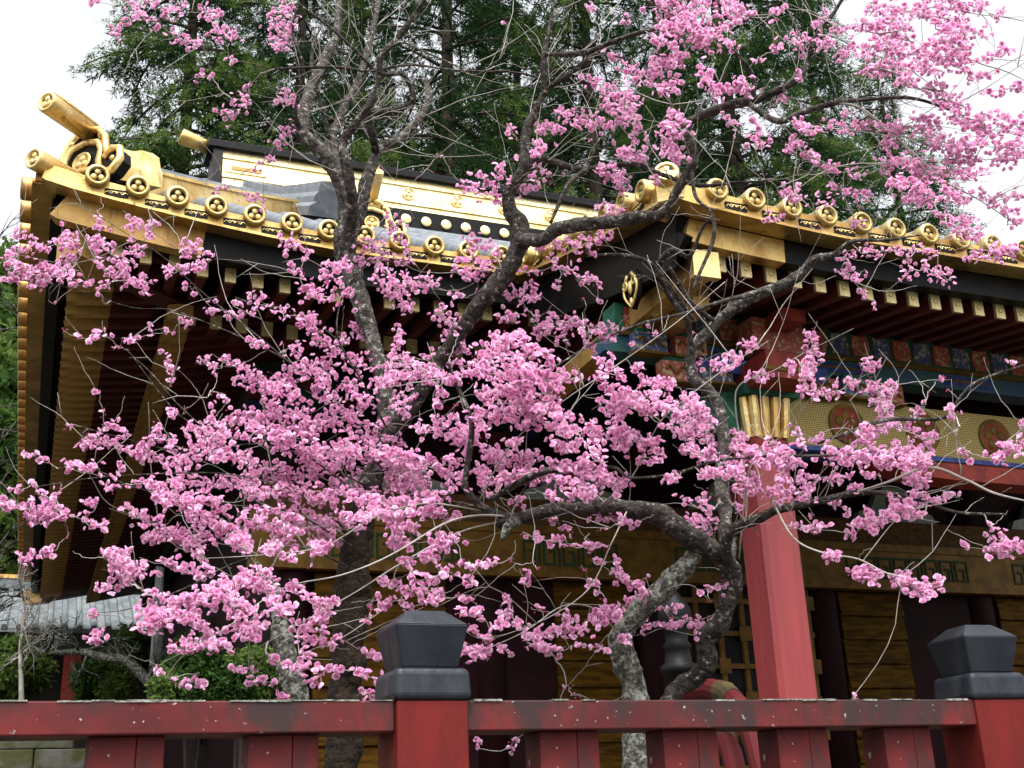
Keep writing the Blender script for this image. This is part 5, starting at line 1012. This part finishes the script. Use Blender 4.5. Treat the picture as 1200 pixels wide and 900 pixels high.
(400, 600): "0,20,80,40,35;60,5,220,10,20;160,50,260,70,30;180,100,240,110,25;160,100,180,110,10;290,10,360,10,25;370,20,430,25,12;310,130,400,110,30;340,100,390,90,20;300,155,320,160,18;220,165,250,210,15;260,160,310,150,12;410,180,440,180,10;450,190,540,180,15;600,165,605,190,9;675,185,685,190,9;630,220,660,240,18;240,240,330,240,20;140,240,180,260,18;130,310,180,310,18;200,270,360,290,20;330,280,350,300,16;210,320,240,340,16;290,320,340,320,15;350,210,400,220,16;430,230,470,250,14;430,310,460,310,14;390,290,410,295,10;570,300,600,330,15;540,390,580,400,18;560,360,600,370,14;400,360,490,350,15;440,410,470,410,12;480,440,530,450,16;420,480,520,490,22;440,470,480,500,18;500,510,525,515,8;550,470,590,490,15;600,390,640,400,14;640,430,750,430,20;670,340,730,350,10;690,470,780,490,18;650,460,720,490,14;740,420,870,410,22;770,360,830,390,14;820,470,940,480,12;870,360,980,350,25;870,250,910,270,15;880,380,900,400,20;1000,300,1080,330,16;950,370,1070,400,28;980,440,1020,460,14;960,220,1080,300,20;1050,280,1080,290,14;1090,330,1170,340,16;1150,260,1170,280,14;1110,390,1190,400,14;1150,370,1190,370,10;915,305,935,310,10;1060,230,1075,235,10;980,220,1000,240,16;730,40,760,20,14;660,80,700,90,14;730,115,780,95,14;780,60,810,70,12;800,115,815,120,8;840,125,920,120,14;900,170,940,175,12;840,200,860,200,10;910,60,940,55,10;880,10,1000,15,14;960,40,1050,40,12;860,85,870,90,8;630,75,640,80,6;960,160,990,250,14;60,480,150,520,15;50,560,130,590,18;60,640,130,640,16;70,380,100,370,12;90,330,130,350,10;795,610,810,615,10;810,645,845,650,10;475,815,490,825,12;590,830,610,840,14;595,810,610,815,10",
(800, 600): "40,20,110,40,28;0,30,90,70,20;400,45,430,50,16;450,55,510,50,20;600,45,740,30,20;570,85,600,85,14;640,55,680,60,15;500,150,555,160,18;590,210,700,220,28;740,230,800,250,22;780,250,920,240,20;820,270,890,290,22;990,118,1010,122,12;1070,50,1090,55,12;1080,90,1200,120,25;1080,140,1150,145,20;720,5,840,8,18;560,5,590,8,10;70,280,190,245,14;85,310,100,315,9;0,380,80,400,18;90,380,130,380,14;40,430,60,440,12;130,350,140,352,6;250,70,265,75,8;600,650,610,655,6;450,5,460,8,6"}
rngS = np.random.default_rng(5); SH = []
def far_(p): return p[0] > 960 and p[1] < 330          # the outermost sprays carry smaller flowers
for (ox, oy), s in STROKES.items():
    for q in s.split(';'):
        x0, y0, x1, y1, w_ = [float(t) / 3 for t in q.split(',')]
        A = np.array([ox + x0, oy + y0]); B = np.array([ox + x1, oy + y1]); L_ = np.linalg.norm(B - A); k = max(1, int(round(w_ / 7.5)))
        d = (B - A) / (L_ + 1e-6); nrm = np.array([-d[1], d[0]])
        for j in range(k):
            off = 0 if k == 1 else ((j + .5) / k * 2 - 1) * w_ * .72
            jit = rngS.normal(0, 3 if k > 1 else .5, 4)
            a_, b_ = A + nrm * off + jit[:2], B + nrm * off + jit[2:]
            if np.linalg.norm(b_ - a_) < 10: ext = rngS.uniform(6, 11); th = rngS.uniform(-2.6, -.5); e = np.array([math.cos(th), math.sin(th)]) * ext * .5; c = (a_ + b_) / 2; a_, b_ = c - e, c + e
            wk = w_ / k; n = (L_ + 1.6 * wk) * 2 * wk / (15 if far_(A) else 20)
            SH.append((a_, b_, wk, max(1, int(n + rngS.uniform(0, 1))), w_ < 3.4))
NXa = [np.array(v) for v in NX]; node = [(NX[i], NP[i], NT[i], NTREE[i], -1) for i in range(len(NX))]
XY = np.array(NX); par = [-1] * len(node)
nS = len(SH); best = np.full(nS, 1e9); bi = np.zeros(nS, int); flip = np.zeros(nS, bool)
EA_ = np.array([s[0] for s in SH]); EB_ = np.array([s[1] for s in SH])
def relax(idx, xy, tan):
    global best, bi, flip
    for E, fl in ((EA_, False), (EB_, True)):
        v = E - xy; d = np.linalg.norm(v, axis=1); c = (v @ tan) / (d + 1e-6)
        other = (EB_ if not fl else EA_) - E; o2 = (v * other).sum(1) / (d * (np.linalg.norm(other, axis=1)) + 1e-6)
        cost = d * (1.35 - .35 * c) * (1.2 - .2 * o2) + np.where(v[:, 1] > 20, .15 * v[:, 1], 0)
        u = cost < best; best[u] = cost[u]; bi[u] = idx; flip[u] = fl
for i in range(len(node)):
    if NW[i] < 30: relax(i, XY[i], NT[i])
done = np.zeros(nS, bool); TW = []           # twigs: start node, list of (x, y, D), tree, shoot
nodeinfo = [dict(xy=NX[i], D=NP[i], tan=NT[i], tree=NTREE[i], tw=-1) for i in range(len(NX))]
for _ in range(nS):
    b2 = np.where(done, 1e9, best); s = int(np.argmin(b2)); done[s] = True
    a_, b_, wk, nfl, bud = SH[s]
    if flip[s]: a_, b_ = b_, a_
    nd = nodeinfo[bi[s]]; D = nd['D'] + rngS.normal(0, .07); D2 = D + rngS.normal(0, .08); D = min(max(D, 3.55), 5.6); D2 = min(max(D2, 3.55), 5.6)
    g = np.linalg.norm(a_ - nd['xy']); P = [np.array([*nd['xy'], nd['D']])]
    if g > 14:
        c = nd['xy'] + nd['tan'] * g * .30 + (a_ - nd['xy']) * .25; P.append(np.array([*(c * .6 + (nd['xy'] + a_) / 2 * .4), (nd['D'] + D) / 2]))
    P.append(np.array([*a_, D])); mid = (a_ + b_) / 2 + rngS.normal(0, .05, 2) * np.linalg.norm(b_ - a_)
    P.append(np.array([*mid, (D + D2) / 2])); P.append(np.array([*b_, D2]))
    Q = catmull(P, 3); Q[1:-1, :2] += rngS.normal(0, .7, (len(Q) - 2, 2)); tw = len(TW); TW.append(dict(Q=Q, par=nd['tw'], tree=nd['tree'], sh=s, n=1, a=P[-3], m=P[-2], b=P[-1]))
    for i in range(2, len(Q), 2):
        t_ = Q[i, :2] - Q[i - 1, :2]; t_ = t_ / (np.linalg.norm(t_) + 1e-6)
        nodeinfo.append(dict(xy=Q[i, :2], D=Q[i, 2], tan=t_, tree=nd['tree'], tw=tw)); relax(len(nodeinfo) - 1, Q[i, :2], t_)
for t in reversed(TW):
    if t['par'] >= 0: TW[t['par']]['n'] += t['n']
tw_mb = {'A': MB(), 'B': MB()}
def wood_tube(tree, Q, r0, r1, sides=4, mi=0):
    base = TREES[tree].location; n = len(Q)
    W = [at(*q) - base for q in Q]; tw_mb[tree].tube(W, [r0 + (r1 - r0) * k / (n - 1) for k in range(n)], sides, mi)
for t in TW:
    r = .00125 * t['n'] ** .36 + .0004; wood_tube(t['tree'], t['Q'], r * 1.1, max(.0009, r * .62), 5 if t['n'] > 4 else 4, 1 if rngS.uniform() < .45 else 0)
# bare shoots between the flowers
cand = [i for i, nd in enumerate(nodeinfo) if i >= len(NW) or NW[i] < 22]
for _ in range(950):
    nd = nodeinfo[cand[rngS.integers(len(cand))]]; x, y = nd['xy']
    if y > 815: continue
    if not (y < 260 or rngS.uniform() < .7): continue
    th = math.atan2(nd['tan'][1], nd['tan'][0]) + rngS.choice([-1, 1]) * rngS.uniform(.25, 1.2); L_ = rngS.gamma(3.2, 17) + 10
    e = np.array([math.cos(th), math.sin(th) - .25]); e /= np.linalg.norm(e)
    if e[1] > .25 and y > 200: e[1] *= -.7; L_ *= .7
    e /= np.linalg.norm(e); bend = np.array([-e[1], e[0]]) * rngS.normal(0, .10) * L_
    D1 = nd['D'] + rngS.normal(0, .12)
    P = [np.array([x, y, nd['D']]), np.array([*(nd['xy'] + e * L_ * .5 + bend), (nd['D'] + D1) / 2]), np.array([*(nd['xy'] + e * L_), D1])]
    Q = catmull(P, 4); Q[1:, :2] += rngS.normal(0, .55, (len(Q) - 1, 2)); r = .0011 + L_ * 1.1e-5
    wood_tube(nd['tree'], Q, r, .0007, 4, 1 if rngS.uniform() < .6 else 0)
    if L_ > 55 and rngS.uniform() < .6:                     # a side spur
        p = Q[4]; e2 = e + np.array([-e[1], e[0]]) * rngS.choice([-1, 1]) * .9; Q2 = np.array([p, [*(p[:2] + e2 * L_ * .25), p[2]]]); wood_tube(nd['tree'], Q2, r * .7, .0006, 4, 1)
for k in 'AB':
    o = tw_mb[k].build('twigs', [TWIG, TWIGL], TREES[k], smooth=True, fix=False); o['kind'] = 'stuff'

# -- the double flowers: cupped rounded petals in two whorls and a tuft of stamens
def petal_mat(name):
    mt = bpy.data.materials.new(name); mt.use_nodes = True; t = mt.node_tree; b = t.nodes['Principled BSDF']; L = t.links.new
    at_ = t.nodes.new('ShaderNodeAttribute'); at_.attribute_name = 'tint'; L(at_.outputs['Color'], b.inputs['Base Color']); b.inputs['Roughness'].default_value = .6; b.inputs['Specular IOR Level'].default_value = .25
    tr = t.nodes.new('ShaderNodeBsdfTranslucent'); L(at_.outputs['Color'], tr.inputs[0]); mx = t.nodes.new('ShaderNodeMixShader'); mx.inputs[0].default_value = .44
    L(b.outputs[0], mx.inputs[1]); L(tr.outputs[0], mx.inputs[2]); L(mx.outputs[0], t.nodes['Material Output'].inputs[0]); return mt
PETAL = petal_mat('plum_petal')
def flower_template(rng, openness):
    V, F, K = [], [], []
    def petal(az, L_, tilt, z0):
        o = len(V); tl = tilt + rng.normal(0, .12); az += rng.normal(0, .12); L2 = L_ * rng.uniform(.85, 1.12); W = L2 * .50
        rows = [(.10, .12, 0), (.5, .92, -.03), (.85, .82, .05), (1.0, .38, .12)]
        ca, sa, ct, st = math.cos(az), math.sin(az), math.cos(tl), math.sin(tl)
        for u, wv, cup in rows:
            for s_ in (-1, 0, 1):
                lx, ly, lz = u * L2, s_ * wv * W, cup * L2 + (.16 * L2 * wv if s_ else 0) + rng.normal(0, .03) * L2
                X, Z = lx * ct - lz * st, lx * st + lz * ct; V.append((X * ca - ly * sa, X * sa + ly * ca, Z + z0)); K.append(u + .001)
        for r in range(3):
            for c in range(2): F.append((o + r * 3 + c, o + r * 3 + c + 1, o + (r + 1) * 3 + c + 1, o + (r + 1) * 3 + c))
    n = 6
    for k in range(n): petal(2 * math.pi * k / n, 1.0, .25 + .5 * (1 - openness), 0)
    for k in range(n): petal(2 * math.pi * (k + .5) / n, .78, .62 + .5 * (1 - openness), .06)
    for k in range(4): petal(2 * math.pi * k / 4 + .4, .5, 1.0 + .3 * (1 - openness), .1)
    for k in range(7):                                        # stamens
        o = len(V); a = rng.uniform(0, 6.28); r = rng.uniform(.05, .3); c = np.array([math.cos(a) * r, math.sin(a) * r, .42 + rng.uniform(0, .12)])
        for q in ((-.035, 0, 0), (.035, 0, 0), (.0, .035, .06), (0, -.035, .05)): V.append(tuple(c + np.array(q))); K.append(-1)
        F.append((o, o + 2, o + 1, o + 3))
    return np.array(V), np.array(F), np.array(K)
def bud_template(rng):
    V, F, K = [], [], []
    for i in range(5):
        t = math.pi * i / 4
        for k in range(6): V.append((math.sin(t) * math.cos(k * 1.047) * .42, math.sin(t) * math.sin(k * 1.047) * .42, .5 - math.cos(t) * .55)); K.append(-2 if i < 2 else -3)
    F = [(i * 6 + k, i * 6 + (k + 1) % 6, (i + 1) * 6 + (k + 1) % 6, (i + 1) * 6 + k) for i in range(4) for k in range(6)]
    return np.array(V), np.array(F), np.array(K)
TEMPL = [flower_template(rngS, o) for o in (1, .9, .8, .95, .6, .35)] + [bud_template(rngS)]
inst = {'A': [[] for _ in TEMPL], 'B': [[] for _ in TEMPL]}
EYE = np.array([0, 0, CZ])
for t in TW:
    a_, b_, wk, nfl, bud = SH[t['sh']]
    for k in range(nfl):
        u = rngS.uniform(0, 1); p = (t['a'] * (1 - u) + t['b'] * u) if u < 0 else ((1 - u) ** 2 * t['a'] + 2 * u * (1 - u) * t['m'] + u * u * t['b'])
        x, y = p[:2] + rngS.normal(0, 1, 2) * min(wk * .62, 5.6); W = np.array(at(x, y, p[2] + rngS.normal(0, .026)))
        isbud = bud and rngS.uniform() < .75 or rngS.uniform() < .12
        ti = 6 if isbud else int(rngS.choice(6, p=[.24, .22, .18, .18, .11, .07]))
        nrm = rngS.normal(size=3) + np.array([0, -.45, .25]); nrm /= np.linalg.norm(nrm)
        inst[t['tree']][ti].append((W, nrm, rngS.uniform(.0095, .0165) * (.8 if far_(p[:2]) else 1) * (.5 if isbud else 1), rngS.uniform(0, 6.28), rngS.uniform()))
    if rngS.uniform() < .5:                                  # a bud at the tip
        inst[t['tree']][6].append((np.array(at(*t['b'])), rngS.normal(size=3) / 1.7, .007, 0, rngS.uniform()))
for tree in 'AB':
    VV, FF, CC = [], [], []; off = 0; base = np.array(TREES[tree].location)
    for ti, L_ in enumerate(inst[tree]):
        if not L_: continue
        V, F, K = TEMPL[ti]; n = len(L_)
        W = np.array([q[0] for q in L_]); N = np.array([q[1] for q in L_]); N /= np.linalg.norm(N, axis=1)[:, None]; S = np.array([q[2] for q in L_]); A = np.array([q[3] for q in L_]); H = np.array([q[4] for q in L_])
        ref = np.where(np.abs(N[:, 2:3]) < .9, np.array([[0, 0, 1.]]), np.array([[1., 0, 0]])); X = np.cross(ref, N); X /= np.linalg.norm(X, axis=1)[:, None]; Y = np.cross(N, X)
        X2 = X * np.cos(A)[:, None] + Y * np.sin(A)[:, None]; Y2 = np.cross(N, X2)
        P = W[:, None, :] + S[:, None, None] * (V[None, :, 0:1] * X2[:, None] + V[None, :, 1:2] * Y2[:, None] + V[None, :, 2:3] * N[:, None]) - base
        tip0, tip1 = np.array([.95, .76, .91]), np.array([.90, .50, .75]); bas = np.array([.72, .21, .48])
        tip = tip0 * (1 - H[:, None]) + tip1 * H[:, None]
        u = np.clip(K, 0, 1)[None, :, None] ** 1.15; c = bas[None, None] * (1 - u) + tip[:, None, :] * u
        c = np.where((K == -1)[None, :, None], np.array([.75, .55, .2]), c); c = np.where((K == -2)[None, :, None], np.array([.14, .03, .04]), c); c = np.where((K == -3)[None, :, None], np.array([.60, .10, .27]), c)
        VV.append(P.reshape(-1, 3)); CC.append(np.concatenate([c, np.ones(c.shape[:2] + (1,))], 2).reshape(-1, 4))
        FF.append((F[None] + (np.arange(n) * len(V))[:, None, None]).reshape(-1, 4) + off); off += n * len(V)
    o = numpy_mesh('blossoms', np.concatenate(VV), np.concatenate(FF), [PETAL], TREES[tree], tint=np.concatenate(CC)); o['kind'] = 'stuff'
print('flowers', {k: sum(len(q) for q in v) for k, v in inst.items()}, 'shoots', nS)

# ------------------------------------------------------------------ small bare trees on the left
def bare_tree(root, name, pts, r0, mt, seed, nside=14, L0=.9):
    rng = np.random.default_rng(seed); P = [at(*p) for p in pts]; base = root.location; Q = catmull([tuple(p) for p in P], 5); m = MB()
    m.tube([Vector(q) - base for q in Q], [r0 * (1 - .8 * k / (len(Q) - 1)) for k in range(len(Q))], 7)
    def side(p, d, L_, r, lev):
        d = Vector(d).normalized(); pts_ = [p]; q = p
        for k in range(5):
            d = (d + Vector(rng.normal(0, .22, 3)) + Vector((0, 0, .06))).normalized(); q = q + d * L_ / 5; pts_.append(q)
        m.tube([v - base for v in pts_], [r * (1 - k / 6.5) for k in range(6)], 4)
        if lev > 0:
            for k in range(4): side(pts_[int(rng.integers(1, 5))], Vector(d) + Vector(rng.normal(0, .8, 3)), L_ * .55, r * .5, lev - 1)
    for k in range(nside):
        i = int(rng.integers(len(Q) // 4, len(Q))); side(Vector(Q[i]), rng.normal(0, 1, 3) + np.array([0, 0, .3]), L0 * rng.uniform(.5, 1.2), r0 * .28, 2)
    return m.build(name, mt, root, smooth=True, fix=False)
t1 = empty('bare_tree', (at(-30, 820, 15).x, at(-30, 820, 15).y, 2.48)); tag(t1, 'leafless grey tree at the far left edge against the green hillside', 'tree', 'leafless trees on the left')
bare_tree(t1, 'trunk', [(-30, 875, 15), (-32, 760, 15), (-20, 640, 15), (-28, 520, 15), (-18, 420, 15), (-10, 340, 15)], .09, BK_G, 3, 26, 1.1)
t2_ = empty('gnarled_tree', (at(192, 840, 14).x, at(192, 840, 14).y, 2.48)); tag(t2_, 'small gnarled leafless tree whose bent limb reaches left below the eaves', 'tree', 'leafless trees on the left')
bare_tree(t2_, 'trunk', [(196, 850, 14), (190, 815, 14), (176, 800, 14), (166, 790, 14), (148, 774, 14), (120, 770, 14), (96, 764, 14), (70, 765, 14), (42, 764, 14), (18, 770, 14)], .085, BK_L, 4, 10, .5)
bare_tree(t2_, 'limb', [(192, 815, 14), (200, 790, 14), (214, 778, 14), (226, 764, 14), (236, 745, 14)], .06, BK_D, 5, 5, .4)
t3 = empty('bare_sapling', (at(26, 840, 13).x, at(26, 840, 13).y, 2.48)); tag(t3, 'pale slender leafless sapling left of the bent limb, against the grey roof', 'tree', 'leafless trees on the left')
bare_tree(t3, 'trunk', [(26, 850, 13), (25, 800, 13), (24, 760, 13), (28, 715, 13), (26, 690, 13)], .035, TWIGL, 6, 14, .45)
# thick lichened trunk standing low on the left, behind the fence
lt0 = empty('lichened_trunk', (at(335, 880, 5.6).x, at(335, 880, 5.6).y, 0)); tag(lt0, 'short lichened old plum trunk low behind the fence, left of the dark upright trunk', 'tree')
TREES['C'] = lt0; limb('C', 'trunk', [(350, 1100, 5.6, 48), (347, 830, 5.6, 36), (340, 790, 5.6, 32), (333, 755, 5.6, 28), (328, 725, 5.6, 22), (318, 690, 5.6, 14), (300, 660, 5.55, 8)], BK_L, wig=1.4)
